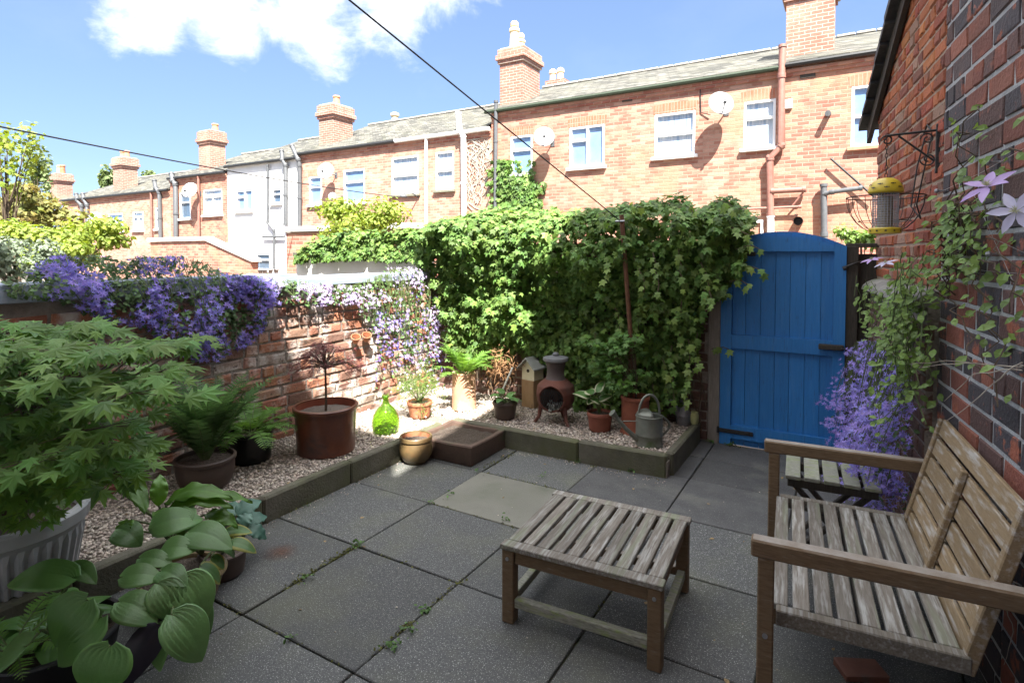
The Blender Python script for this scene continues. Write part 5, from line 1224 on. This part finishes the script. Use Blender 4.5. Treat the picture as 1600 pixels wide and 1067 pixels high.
mb=MB(); mb.raw(vs,fs); mb.build('blade',M('dark purple plastic',(.022,.016,.03),(.03,.022,.04),6,.3,.05),root,smooth='auto')
mb=MB(); mb.tube([a-t*.09,a+t*.03],.014,10); mb.build('handle',POTBLK,root)
# -- green glass demijohn
c=G(603,680,ZG); s=mpp(c); r=21.5*s; c=c+Vector((c.x,c.y,0)).normalized()*r*.8; hh=zat(c,617)-ZG
root=thing('demijohn','round green glass bottle on the sunlit gravel','bottle',c)
GL=bpy.data.materials.new('green glass'); GL.use_nodes=True; b=GL.node_tree.nodes['Principled BSDF']; b.inputs['Base Color'].default_value=(.44,.68,.13,1); b.inputs['Roughness'].default_value=.03; b.inputs['Transmission Weight'].default_value=.97; b.inputs['IOR'].default_value=1.42
pr=[(0,0.006),(r*.55,.002),(r*.82,0),(r*.96,.03*hh),(r,.22*hh),(r*.99,.34*hh),(r*.86,.50*hh),(r*.62,.63*hh),(r*.38,.73*hh),(r*.25,.80*hh),(r*.20,.86*hh),(r*.20,.95*hh)]
mb=MB(); mb.lathe(pr,36,c,capb=False); mb.lathe([(a_*.93,z_+.004) for a_,z_ in pr[::-1]],36,c,capb=False); mb.build('glass_body',GL,root,smooth=True)
mb=MB(); mb.lathe([(r*.2,.93*hh),(r*.29,.94*hh),(r*.29,.985*hh),(r*.24,1.0*hh),(r*.17,1.0*hh),(r*.17,.93*hh)],24,c,capb=False); mb.build('neck_ring',GL,root,smooth='auto')
# -- small round pot in front, soil trough
c,rt,rb,h=pot_geo(650,727,680,25.5,17,.0)
profile_pot('plant_pot','small round weathered pot on the paving in front of the edging stone',c,rt,rb,h,POTBR,rim=.16,belly=.026,inner=TERRA,soil=.8,lip=1.10)
q0=G(736,730,0); q1=G(796,697,0); q2=G(676,713,0)
root=thing('soil_trough','square low terracotta trough filled with bare soil at the corner of the bed','trough',((q0+q1)/2))
xa_,xb_=q0.x-.56,q0.x; ya_,yb_=q0.y,q0.y+.53; zt_=.155; t_=.035
xa_=max(xa_,-2.945); yb_=min(yb_,3.955)
mb=MB(); TR=M('dark terracotta trough',(.075,.045,.033),(.12,.075,.055),8,.75,.3,50,c3=(.06,.065,.035),c3scale=4)
cx_,cy_=(xa_+xb_)/2,(ya_+yb_)/2
N_=24
def ring(hw,hd,z,sagk=0): 
    out=[]
    for k in range(N_):
        u=k/N_*4; e=int(u); f=u-e
        p={0:(-hw+2*hw*f,-hd),1:(hw,-hd+2*hd*f),2:(hw-2*hw*f,hd),3:(-hw,hd-2*hd*f)}[e]
        out.append(Vector((cx_+p[0],cy_+p[1],z-sagk*math.sin(math.pi*f))))
    return out
hw,hd=(xb_-xa_)/2,(yb_-ya_)/2
rs_=[ring(hw*.97,hd*.97,0),ring(hw,hd,.01),ring(hw,hd,zt_-.03,.004),ring(hw+.004,hd+.004,zt_-.01,.008),ring(hw-.002,hd-.002,zt_,.008),ring(hw-t_,hd-t_,zt_,.008),ring(hw-t_-.004,hd-t_-.004,zt_-.008,.008),ring(hw-t_-.008,hd-t_-.008,zt_-.05)]
vs=[v for r_ in rs_ for v in r_]; fs=[]
for j in range(len(rs_)-1):
    for k in range(N_): k2=(k+1)%N_; fs.append((j*N_+k,j*N_+k2,(j+1)*N_+k2,(j+1)*N_+k))
mb.raw(vs,fs); mb.build('body',TR,root,smooth='auto')
mb=MB(); g_=16; vs=[];fs=[]
for i in range(g_+1):
    for j in range(g_+1):
        x=cx_+(hw-t_-.004)*(2*i/g_-1); y=cy_+(hd-t_-.004)*(2*j/g_-1); vs.append((x,y,zt_-.032+.010*fbm(x*14,y*14,1)))
for i in range(g_):
    for j in range(g_): k=i*(g_+1)+j; fs.append((k,k+g_+1,k+g_+2,k+1))
mb.raw(vs,fs); mb.build('soil',SOIL,root,smooth=True)
# -- sunlit corner: flowering pot, chimney pot with fern
c,rt,rb,h=pot_geo(656,656,626,20,15,ZG)
profile_pot('plant_pot','small orange terracotta pot of white flowers in the sunny corner',c,rt,rb,h,TERRA,rim=.2)
root=thing('daisy_plant','bushy pale green plant with tiny white flowers in the orange pot','flowers',c+Vector((0,0,h)))
ce=c+Vector((0,0,h+.10)); rr=50*mpp(c); st=MB(); P=[];PF=[]
for k in range(90):
    d=Vector((random.gauss(0,1),random.gauss(0,1),random.gauss(.2,.8))).normalized()*rr*random.uniform(.5,1.08); d.z*=.95; q=ce+d; q.z=max(q.z,ZG+.03); m_=(c+Vector((0,0,h))).lerp(q,.6)+Vector((0,0,.05)); st.tube([c+Vector((0,0,h*.85)),m_,q],.0014,4,cap=False)
    for j in range(20): P.append(tuple(m_.lerp(q,random.random())+Vector((random.gauss(0,.018),random.gauss(0,.018),random.gauss(0,.018)))))
    if random.random()<.6: PF.append(tuple(q+d.normalized()*.01))
m=len(P); mb=MB(); scatter(mb,SLIM,np.array(P),rnd(m)+[0,0,.5],rnd(m)+[0,0,.3],U(.015,.03,m)*1.3); mb.build('foliage',CLEML,root); st.build('stems',GSTEM,root)
m=len(PF); mb=MB(); scatter(mb,STAR,np.array(PF),rnd(m,.5)+[.3,-.6,.6],rnd(m),U(.010,.016,m)); mb.build('flowers',M('white petal',(.75,.75,.70),(.8,.8,.78),5,.6,0,trans=.2),root)
c,rt,rb,h=pot_geo(725,644,581,18.5,19,ZG)
profile_pot('chimney_pot_planter','tall pale terracotta cylinder planter with a fern on top in the sunny corner',c,rt,rb,h,TERRAP,rim=.06,lip=1.03,cat='planter')
fern('fern','bright yellow green fern sprouting from the tall terracotta cylinder',c+Vector((0,0,h*.9)),20,.42,FERNB,lo=.35,hi=1.45,droop=1.25,wd=.22,npair=22)
# dry foliage and low plants at the foot of the ivy
root=thing('dry_fern','dry brown leaves and dead fern at the foot of the ivy behind the cylinder','plant',onY(785,575,4.75))
P=np.array([tuple(onY(random.gauss(782,14),random.gauss(572,14),random.uniform(4.6,4.85))) for _ in range(320)]); m=len(P); mb=MB(); scatter(mb,SLIM,P,rnd(m)+[0,-.8,.2],rnd(m)+[0,0,-.6],U(.04,.09,m)); mb.build('foliage',DRYL,root)
root=thing('bellflower','sunlit clump of pale bellflowers at the foot of the boundary wall corner','flowers',onY(640,560,4.7))
P=[tuple(onX(random.uniform(585,700),random.gauss(520,38),XL+random.uniform(.02,.14))) for _ in range(340)]; m=len(P); mb=MB(); scatter(mb,STAR,np.array(P),rnd(m,.5)+[1,-.2,.4],rnd(m),U(.017,.027,m)); o=mb.build('flowers',CAMPF,root); o['kind']='stuff'
P=[tuple(onX(random.uniform(585,705),random.gauss(520,45),XL+random.uniform(.01,.1))) for _ in range(420)]; m=len(P); mb=MB(); scatter(mb,OVAL,np.array(P),rnd(m,.5)+[1,-.2,.6],rnd(m),U(.02,.04,m)); mb.build('foliage',CAMPL,root)
# wall pots
for k,(px,py,lb) in enumerate(((556,527,'left one of two small terracotta pots hung on the sunlit wall'),(573,524,'right one of two small terracotta pots hung on the sunlit wall'))):
    q=onX(px,py,XL+.075); r=7*mpp(q); root=thing('wall_pot',lb,'pot',q,group='pots hung on the boundary wall'); Rm=Matrix.Rotation(.5,3,'Y')@Matrix.Rotation(.35,3,'X'); mb=MB()
    mb.lathe([(r*.6,-r*1.5),(r*.95,-.1*r),(r*1.1,-.1*r),(r*1.1,.2*r),(r*.95,.2*r),(r*.6,-1.2*r)],20,(0,0,0)); mb.v=[tuple(q+Rm@Vector(v)) for v in mb.v]; mb.build('body',TERRA,root,smooth='auto'); mb=MB(); mb.tube([q+Vector((-.07,0,-.01)),q+Vector((0,0,-.012))],.004,5); mb.build('hook',BLACKIRON,root)
# -- row in front of the ivy
c,rt,rb,h=pot_geo(789,658,627,19.5,14.5,ZG)
profile_pot('plant_pot','small dark brown pot with a green hosta, left of the birdhouse',c,rt,rb,h,POTDK,rim=.18)
hosta_auto('hosta','small grey green hosta in the dark brown pot left of the birdhouse',c+Vector((0,0,h*.85)),11,.13,.042,[HOST],el=(.4,1.2),zl=.07)
q=G(790,628,ZG); root=thing('marker_stick','pale whitewashed stick leaning behind the dark pot and hosta','stick',onY(785,606,4.55))
mb=MB(); mb.bar(onY(784,612,4.5),onY(801,574,4.62),.022,.012); mb.build('stick',STONETOP,root)
q=G(824,637,ZG); s=mpp(q); root=thing('birdhouse','cream birdhouse with a grey pitched roof standing on a sawn log','birdhouse',q)
LOG=M('sawn pale log',(.28,.17,.085),(.36,.24,.13),7,.85,.4,40,stretch=(3,3,.8),c3=(.16,.09,.05),c3scale=9,c3lo=.6,c3hi=.72); CRM=M('cream birdhouse paint',(.62,.58,.40),(.7,.66,.48),8,.7,.15); RFG=M('grey birdhouse roof',(.34,.36,.34),(.45,.46,.44),8,.6,.2)
wx=Vector((math.cos(-.15),math.sin(-.15),0)); wy=Vector((-wx.y,wx.x,0)); W2=12*s; z1=zat(q,594); z2=zat(q,574); z3=zat(q,560); Mr=Matrix((wx,wy,Vector((0,0,1)))).transposed(); DP=.17
mb=MB(); mb.box(q+wy*DP/2+Vector((0,0,(z1-ZG)/2)),(2*W2,DP,z1-ZG),Mr,.006); mb.build('log_base',LOG,root)
mb=MB(); pl=[q-wx*W2+Vector((0,0,z1-ZG)),q+wx*W2+Vector((0,0,z1-ZG)),q+wx*W2+Vector((0,0,z2-ZG)),q+Vector((0,0,z3-ZG-.01)),q-wx*W2+Vector((0,0,z2-ZG))]; mb.prism([p+wy*.01 for p in pl],wy*(DP-.02)); bx_=mb.build('box',CRM,root)
hc=q+wy*.009+Vector((0,0,z1-ZG+(z2-z1)*.72)); mb=MB(); mb.tube([hc+wy*.004,hc-wy*.002],2.6*s,14); mb.build('entrance_hole',DARKWOOD,bx_)
mb=MB()
for sg in(-1,1):
    e0=q+Vector((0,0,z3-ZG)); e1=q+wx*sg*(W2+.03)+Vector((0,0,z2-ZG-.02)); nn=Vector((0,0,.012)); mb.prism([e0-wy*.035,e1-wy*.035,e1-wy*.035+nn,e0-wy*.035+nn],wy*(DP+.06))
mb.build('roof',RFG,root)
# -- chiminea
q=G(868,662,ZG); s=mpp(q); q=q+Vector((q.x,q.y,0)).normalized()*.06; s=mpp(q); R0=30*s
CHC=M('rust red chiminea clay',(.10,.034,.024),(.155,.055,.036),9,.8,.3,c3=(.06,.042,.038),c3scale=3.5,c3lo=.5,c3hi=.7); CHN=M('grey brown chiminea neck',(.075,.058,.054),(.115,.09,.085),9,.85,.3)
root=thing('chiminea','rust red clay chiminea with a capped chimney and barred mouth on three legs','chiminea',q)
zz=lambda py: zat(q,py)-ZG
zb_,zm_,zs_,zn_,zc_=zz(641),zz(612),zz(593),zz(575),zz(564)
mo=Vector((.19,-.98,0)).normalized(); ma=math.atan2(mo.y,mo.x)
# body with the mouth left open
prof=[(R0*.35,zb_),(R0*.72,zb_+.02),(R0*.95,(zb_+zm_)/2),(R0,zm_),(R0*.93,(zm_+zs_)/2+.01),(R0*.62,zs_),(R0*.56,zs_+.01)]
from bisect import bisect
def rad(z):
    for i in range(len(prof)-1):
        if prof[i][1]<=z<=prof[i+1][1]: f=(z-prof[i][1])/(prof[i+1][1]-prof[i][1]); return prof[i][0]+(prof[i+1][0]-prof[i][0])*f
    return prof[-1][0]
nA,nZ=64,30; vs=[];fs=[]; zlo,zhi=prof[0][1],prof[-1][1]; mz=(zb_+zm_)/2+.035; mh=(zs_-zb_)*.47; mw=.70
for i in range(nZ+1):
    z=zlo+(zhi-zlo)*i/nZ; r=rad(z)
    for k in range(nA): a=ma+2*math.pi*k/nA-math.pi; vs.append(q+Vector((r*math.cos(a),r*math.sin(a),z)))
def inm(i,k):
    z=zlo+(zhi-zlo)*(i+.5)/nZ; a=2*math.pi*(k+.5)/nA-math.pi; e=(a/mw)**2+((z-mz)/mh)**2 if z>mz else max((a/mw)**2,((z-mz)/(mh*.75))**2); return e<1
for i in range(nZ):
    for k in range(nA):
        if inm(i,k): continue
        k2=(k+1)%nA; fs.append((i*nA+k,i*nA+k2,(i+1)*nA+k2,(i+1)*nA+k))
mb=MB(); mb.raw(vs,fs); bo=mb.build('body',CHC,root,smooth=True)
sm=bo.modifiers.new('wall','SOLIDIFY'); sm.thickness=.014; sm.offset=-1
mb=MB(); pts=[]
for k in range(33):
    t=2*math.pi*k/32; a=ma+mw*math.cos(t)*1.02; z=mz+(mh if math.sin(t)>0 else mh*.75)*math.sin(t)*1.0; r=rad(min(zhi,max(zlo,z)))+.004; pts.append(q+Vector((r*math.cos(a),r*math.sin(a),z)))
mb.tube(pts,.009,8); mb.build('mouth_rim',CHC,bo,smooth=True)
mb=MB()
for k in range(-6,7):
    for s_ in(-1,1):
        pp=[]
        for j in range(9):
            z=mz-mh*.75+j*mh*1.75/8; a=ma+mw*(k/6)+s_*.35*(j-4)/4*mw; e=((a-ma)/mw)**2+((z-mz)/mh)**2
            if e<1: r=rad(z)+.002; pp.append(q+Vector((r*math.cos(a),r*math.sin(a),z)))
        if len(pp)>1: mb.tube(pp,.0022,4)
mb.build('mesh_door',BLACKIRON,root)
mb=MB(); mb.lathe([(R0*.58,zs_),(R0*.50,zs_+.012),(R0*.44,(zs_+zn_)/2),(R0*.45,zn_),(R0*.52,zc_-.01),(R0*.58,zc_+.004)],28,q,capb=False); mb.build('chimney',CHN,root,smooth='auto')
mb=MB(); mb.lathe([(R0*.62,zc_),(R0*.67,zc_+.012),(R0*.65,zc_+.032),(R0*.3,zc_+.045),(.004,zc_+.05)],28,q); mb.lathe([(.02,zc_+.045),(.03,zc_+.06),(.02,zc_+.075),(.002,zc_+.08)],12,q); mb.build('cap',M('grey iron cap',(.12,.125,.13),(.18,.18,.19),9,.7,.2),root,smooth='auto')
for a in (ma-1.15,ma+.9,ma+3.0):
    d=Vector((math.cos(a),math.sin(a),0)); mb=MB(); mb.tube([q+d*R0*.75+Vector((0,0,zb_+.07)),q+d*R0*.86+Vector((0,0,zb_*.55)),q+d*R0*1.12+Vector((0,0,.0))],[.022,.017,.013],8); mb.build('leg',CHC,root,smooth='auto')
mb=MB(); 
for k in range(26):
    d=Vector((random.gauss(0,.04),random.gauss(0,.04),abs(random.gauss(0,.025)))); mb.box(q+Vector((0,0,zb_+.03))+d+mo*R0*.3,(.03,.025,.02),Matrix.Rotation(random.random()*3,3,(1,.4,.2)),.004)
mb.build('ash',M('pale ash lumps',(.25,.28,.25),(.4,.42,.38),30,.95,.3),root)
# -- variegated hosta pot, terracotta maple pot
c,rt,rb,h=pot_geo(937,677,643,20,16,ZG)
profile_pot('plant_pot','small terracotta pot of cream edged hosta in front of the ivy',c,rt,rb,h,M('red brown clay',(.17,.05,.03),(.23,.075,.045),10,.8,.2),rim=.2)
hosta('hosta','little hosta with cream edged leaves in the terracotta pot beside the watering can',c+Vector((0,0,h*.85)),[(922,622,894,612,9,.40,.42),(926,616,916,608,11,.44,.46),(933,613,944,594,8,.46,.54),(935,626,956,617,8,.38,.42),(930,622,918,630,9,.38,.36),(940,628,957,633,6,.36,.33),(938,630,922,622,7,.36,.40)],[HOSTD,MARGW],margin=3)
c,rt,rb,h=pot_geo(986,687,622,23,21,ZG); c=c+Vector((0,.10,0))
profile_pot('plant_pot','tall red terracotta pot with flared foot behind the watering can',c,rt,rb,h,M('red terracotta',(.20,.06,.032),(.28,.09,.05),9,.75,.2),rim=.1,foot=True)
base=c+Vector((0,0,h*.86)); sp=[]
for k in range(58):
    px=random.gauss(962,34); py=random.uniform(522,612)
    if px<908 or px>1012: continue
    if py>575 and (px<930): continue
    q_=onY(px,py,4.52+random.uniform(-.14,.10)); sp.append(q_)
maple('green_maple','small bright green maple in the tall terracotta pot against the ivy',base,.12,sp,[MAPLES,MAPLEY],.054,13,spread=.065,tr=.009)
# -- watering can
q=G(1014,701,ZG); s=mpp(q); r=21*s; q=q+Vector((q.x,q.y,0)).normalized()*r; h=zat(q,642)-ZG
root=thing('watering_can','old galvanised watering can with arched handle and long spout on the gravel','watering can',q)
mb=MB(); mb.lathe([(r*1.02,0),(r*1.04,.008),(r,.016),(r,h*.3),(r*1.015,h*.31),(r*1.015,h*.33),(r,h*.34),(r,h*.84),(r*1.03,h*.85),(r*1.03,h*.88),(r,h*.89)],36,q); bd_=mb.build('body',GALV,root,smooth='auto')
mb=MB(); Rt=28; vs=[];fs=[]
dm=[(r*1.0,h*.89),(r*.9,h*.955),(r*.6,h*1.02),(r*.02,h*1.05)]
for (rr_,z) in dm:
    for k in range(15): a=math.pi*k/14+math.pi*.70; vs.append(q+Vector((rr_*math.cos(a),rr_*math.sin(a),z)))
for j in range(3):
    for k in range(14): fs.append((j*15+k,j*15+k+1,(j+1)*15+k+1,(j+1)*15+k))
mb.raw(vs,fs); o=mb.build('half_lid',GALV,root,smooth=True); o.modifiers.new('wall','SOLIDIFY').thickness=.003
lft=Vector((-_c,-_s,0)); lft=(lft+Vector((0.0,-.25,0))).normalized()
mb=MB(); sp0=q+lft*r*.95+Vector((0,0,h*.18)); sp1=q+lft*(r+.30*1.0)*.78+Vector((0,0,h*.62)); sp2=G(962,648,.40); sp2=q+lft*(r*2.75)+Vector((0,0,h*.92)); mb.tube([sp0,(sp0+sp2)/2+Vector((0,0,-.012)),sp2],[.022,.016,.012],10); mb.tube([sp2-(sp2-sp0).normalized()*.02,sp2+(sp2-sp0).normalized()*.035],[.014,.030],14); mb.build('spout',GALV,root,smooth='auto')
mb=MB(); mb.tube([q+lft*r+Vector((0,0,h*.72)),(sp0+sp2)/2+lft*.03+Vector((0,0,.05))],.005,6); mb.build('brace',GALV,root)
mb=MB(); pts=[q+lft*r*.15*math.cos(math.pi*k/12)*6.2*.9+Vector((0,0,h*.89+.155*math.sin(math.pi*k/12)**.9)) for k in range(13)]; mb.tube(pts,.010,8); mb.build('handle',GALV,root,smooth='auto')
mb=MB(); pts=[q-lft*(r*.98+.07*math.sin(math.pi*k/10))+Vector((0,0,h*(.22+.62*k/10))) for k in range(11)]; mb.tube(pts,.009,8); mb.build('back_handle',GALV,root,smooth='auto')
# -- metal jug and little jar
q=G(1066,666,ZG); s=mpp(q); h=zat(q,622)-ZG; root=thing('metal_jug','beaten pewter jug with tall curved spout near the gate post','jug',q+Vector((0,.05,0))); q=q+Vector((0,.05,0))
r=11.5*s; mb=MB(); mb.lathe([(r*.8,0),(r*1.0,.02),(r*1.05,h*.22),(r*.98,h*.34),(r*1.0,h*.35),(r*.98,h*.37),(r*.7,h*.6),(r*.5,h*.78),(r*.58,h*.9),(r*.55,h*.92)],24,q); mb.build('body',PEWTER,root,smooth='auto')
mb=MB(); mb.lathe([(r*.6,h*.92),(r*.6,h*.94),(r*.4,h*1.0),(r*.1,h*1.03),(r*.12,h*1.06),(.001,h*1.08)],20,q); mb.build('lid',PEWTER,root,smooth='auto')
mb=MB(); pts=[q+lft*(r*(.9+ .5*k/6+ (1.1 if k>4 else 0)*(k-4)/2))+Vector((0,0,h*(.3+.62*math.sin(k/6*1.57)))) for k in range(7)]; mb.tube(pts,[.018,.016,.013,.011,.009,.008,.007],8); mb.build('spout',PEWTER,root,smooth='auto')
mb=MB(); pts=[q-lft*(r*.5+r*1.1*math.sin(math.pi*k/8))+Vector((0,0,h*(.85-.5*k/8))) for k in range(9)]; mb.tube(pts,.006,6); mb.build('handle',PEWTER,root,smooth='auto')
q=Vector((-1.075,4.86,.17)); root=thing('glazed_jar','tiny yellow green glazed jar on the end of the edging timber','jar',q); mb=MB(); mb.lathe([(.026,0),(.033,.02),(.034,.07),(.028,.092),(.03,.1),(.02,.1),(.02,.08)],18,q); mb.build('jar',M('yellow green glaze',(.32,.33,.14),(.42,.42,.2),9,.4,.1),root,smooth='auto')
# ---------------------------------------------------------------- bird feeder, bracket and wire basket on the lean-to
q=onR(1468,232,0); ar=.42
tip=None; best=9
for k in range(10,90):
    p=q+RN*(k/100); v=p-EYE; px=CX+F*v.dot(RT)/v.dot(FW)
    if abs(px-1385)<best: best=abs(px-1385); tip=p
tip=tip+Vector((0,0,.0)); AR=(tip-q).length
root=thing('wall_bracket','black wrought iron scroll bracket on the lean-to brickwork','bracket',q)
mb=MB(); mb.box(q+RN*.006,(.02,.025,.24),None,.003); mb.build('back_plate',BLACKIRON,root)
mb=MB(); U_=Vector((0,0,1))
mb.tube([q+U_*.09,q+U_*.085+RN*AR*.5,tip+U_*.08],.006,6)
mb.tube([q-U_*.06+RN*.02,q+RN*AR*.35-U_*.01,q+RN*AR*.78+U_*.075],.005,6)
for (c0,r0,sg) in ((q+RN*.05+U_*.05,.03,1),(q+RN*.045-U_*.05,.035,-1),(tip+U_*.055,.028,1)):
    mb.tube([c0+RN*(r0*(1-k/26)*math.cos(sg*k*.42))+U_*(r0*(1-k/26)*math.sin(sg*k*.42)) for k in range(20)],.004,5)
mb.build('scroll_arm',BLACKIRON,root)
YEL=M('yellow painted metal',(.55,.40,.02),(.62,.46,.04),10,.4,.05); BEE=M('black bee print',(.015,.014,.012),rough=.5,bump=0)
D_=(tip-EYE).dot(FW); fz=lambda py: zat(tip,py)
root=thing('bird_feeder','yellow domed bird feeder with a wire mesh tube, hanging from the scroll bracket','bird feeder',Vector((tip.x,tip.y,fz(366))))
s=mpp(tip); rd=24*s; ax=Vector((tip.x,tip.y,0)); z0,z1,z2,z3=fz(366),fz(356),fz(300),fz(278)
mb=MB(); mb.lathe([(rd*.97,z2-.006),(rd,z2),(rd*1.0,z2+(z3-z2)*.12),(rd*.93,z2+(z3-z2)*.40),(rd*.74,z2+(z3-z2)*.72),(rd*.42,z2+(z3-z2)*.94),(.004,z3)],32,ax); dm_=mb.build('dome',YEL,root,smooth=True)
mb=MB()
for k in range(16):
    a=k*2*math.pi/16; f=.5 if k%2 else .25; rr_=rd*(.985 if f<.3 else .9); p=ax+Vector((rr_*math.cos(a),rr_*math.sin(a),z2+(z3-z2)*f)); n=Vector((math.cos(a),math.sin(a),.4)).normalized(); t=n.cross(Vector((0,0,1))).normalized(); b_=n.cross(t)
    for (ox,w_) in ((0,.006),(-.009,.004),(.008,.004)): vs=[p+n*.0022+t*(ox+w_*math.cos(j*1.047))+b_*(w_*.7*math.sin(j*1.047)) for j in range(6)]; mb.raw(vs,[tuple(range(6))])
mb.build('bee_pattern',BEE,dm_)
mb=MB(); mb.lathe([(rd*.55,z0),(rd*.9,z0+.004),(rd*.92,z1-.006),(rd*.86,z1),(rd*.4,z1)],32,ax); ba=mb.build('base',YEL,root,smooth='auto')
mb=MB()
for k in range(12):
    a=k*2*math.pi/12; p=ax+Vector((rd*.925*math.cos(a),rd*.925*math.sin(a),(z0+z1)/2)); n=Vector((math.cos(a),math.sin(a),0)); t=Vector((-n.y,n.x,0)); vs=[p+n*.0015+t*(.006*math.cos(j*1.047))+Vector((0,0,.004*math.sin(j*1.047))) for j in range(6)]; mb.raw(vs,[tuple(range(6))])
mb.build('bee_pattern',BEE,ba)
mb=MB(); rm=rd*.72
for k in range(26): a=k*2*math.pi/26; mb.tube([ax+Vector((rm*math.cos(a),rm*math.sin(a),z1-.004)),ax+Vector((rm*math.cos(a),rm*math.sin(a),z2+.002))],.0017,4,cap=False)
nn=int((z2-z1)/.012)
for j in range(nn): z=z1+(z2-z1)*j/nn; mb.tube([ax+Vector((rm*math.cos(k*.3491),rm*math.sin(k*.3491),z)) for k in range(19)],.0015,4,cap=False)
mb.build('mesh_tube',STEEL,root)
mb=MB(); mb.lathe([(rm*.6,z1),(rm*.6,z1+(z2-z1)*.86),(.002,z1+(z2-z1)*.9)],16,ax); mb.build('seed',M('mixed seed',(.22,.18,.13),(.42,.36,.28),90,.9,.6),root)
mb=MB(); zc=z3
while zc<tip.z+.075: mb.tube([Vector((tip.x+.006*math.cos(k*.785)*(1 if int(zc*60)%2 else .2),tip.y+.006*math.cos(k*.785)*(.2 if int(zc*60)%2 else 1),zc+.012+.013*math.sin(k*.785))) for k in range(9)],.0018,4); zc+=.02
mb.build('chain',BLACKIRON,root)
# half round wire basket behind it
q=onR(1450,285,0); rB=.18; ce=q+RN*.19; ce.z=zat(ce,308)
root=thing('wire_basket','empty black wire hanging basket on the lean-to wall beside the feeder','basket',ce)
mb=MB(); X_=RN; Y_=RD
mb.tube([ce+X_*rB*math.cos(k*.2618)+Y_*rB*math.sin(k*.2618) for k in range(25)],.0034,6)
mb.tube([ce-U_*.13+X_*rB*.68*math.cos(k*.2618)+Y_*rB*.68*math.sin(k*.2618) for k in range(25)],.002,6)
for k in range(14):
    a=k*2*math.pi/14; mb.tube([ce+(X_*math.cos(a)+Y_*math.sin(a))*rB*math.cos(t*1.45/6)-U_*(.20*math.sin(t*1.45/6)) for t in range(7)],.0019,5)
mb.build('basket_wires',BLACKIRON,root)
mb=MB()
for sg in(-1,1): mb.tube([q+RD*sg*.07+U_*(.26),q+RD*sg*.09+RN*.03+U_*.1,q+RD*sg*.06+RN*.06+Vector((0,0,ce.z-q.z-.05)),ce-X_*rB*.9-U_*.12],.004,5)
mb.tube([q+U_*.26-RD*.07+RN*.01,q+U_*.30+RN*.01,q+U_*.26+RD*.07+RN*.01],.004,5)
mb.build('wall_frame',BLACKIRON,root)
# ---------------------------------------------------------------- shrubs and trees beyond the walls
def bush(name,label,px,py,rx,ry,D,mat,n,lsz,cat='shrub',tpl=OVAL,ground=True,lob=9,group=None,flat=1.0):
    ce=atD(px,py,D); s=mpp(ce); RX_,RZ=rx*s,ry*s; root=thing(name,label,cat,Vector((ce.x,ce.y,0)),group=group)
    L=[(ce+Vector((random.uniform(-.75,.75)*RX_,random.uniform(-.7,.7)*RX_*flat,random.uniform(-.65,.62)*RZ)),random.uniform(.28,.5)) for _ in range(lob)]
    P=[];N=[]
    for _ in range(n):
        c0,k=random.choice(L); d=Vector((random.gauss(0,1),random.gauss(0,1),random.gauss(0,1))).normalized(); r=random.random()**.4*(1+.3*fbm(d.x*3+c0.x*4,d.y*3,d.z*3)); P.append(tuple(c0+Vector((d.x*RX_*k*r,d.y*RX_*k*r,d.z*RZ*k*1.25*r)))); N.append(tuple(d+Vector((random.gauss(0,.5),random.gauss(0,.5),.5+random.gauss(0,.4)))))
    mb=MB(); scatter(mb,tpl,np.array(P),np.array(N),rnd(n)+[0,0,-.4],U(.6,1.25,n)*lsz); mb.build('crown',mat,root)
    tk=MB(); b0=Vector((ce.x,ce.y,-.05))
    tk.tube([b0,b0.lerp(ce,.6)+Vector((.03,0,0)),ce],[.05*RX_+.012,.035*RX_+.01,.01],7)
    for c0,k in L: tk.tube([b0.lerp(ce,random.uniform(.4,.8)),c0],[.02*RX_+.006,.004],5)
    tk.build('trunk',STEMM,root); return root
bush('shrub','big yellow green rounded shrub beyond the boundary wall at the left',95,378,85,42,8.5,BUSHY,5200,.085,lob=16)
bush('shrub','silvery white leaved shrub at the left edge beyond the boundary wall',22,395,58,45,6.5,BUSHW,2600,.06,lob=12)
bush('tree','tree with orange tinged leaves at the left edge above the yellow green shrub',25,318,72,42,11,TREEO,2600,.10,cat='tree',tpl=IVY,lob=14)
bush('tree','airy tree with sparse leaves at the upper left, under the thin cable',8,245,52,62,9.5,BUSHY,420,.085,cat='tree',tpl=IVY,lob=14)
bush('tree','slim pale green tree behind the orange tinged tree at the left',58,275,16,42,22,FARL,900,.16,cat='tree',lob=10)
bush('tree','far green treetop left of the second chimney, beyond the roofs',166,285,10,28,40,FARL,500,.34,cat='tree',lob=8); bush('tree','small far treetop peeping above the roof ridge between two chimneys',233,272,8,9,40,FARL,180,.3,cat='tree',lob=6); bush('tree','far treetop hidden partly by the second chimney from the left',184,272,7,24,41,FARL,300,.32,cat='tree',lob=7)
bush('shrub','yellow green shrub growing over the low outbuilding in front of the brick house',552,345,72,34,9.2,BUSHY,3200,.075,lob=15)
bush('shrub','small leafy shrub behind the dark panel right of the blue gate',1345,372,34,20,6.2,CLEML,700,.055,lob=8)
# pots on the far yard wall
for k,px in enumerate((407,414,423,432)):
    a=onY(px,428,9.65); root=thing('plant_pot','tiny dark pot in the row on the white yard wall',"pot",a,group='small pots on the white yard wall'); mb=MB(); mb.lathe([(.04,0),(.06,.09),(.068,.09),(.066,.115)],12,a,capt=True); mb.build('body',POTDK,root,smooth='auto')
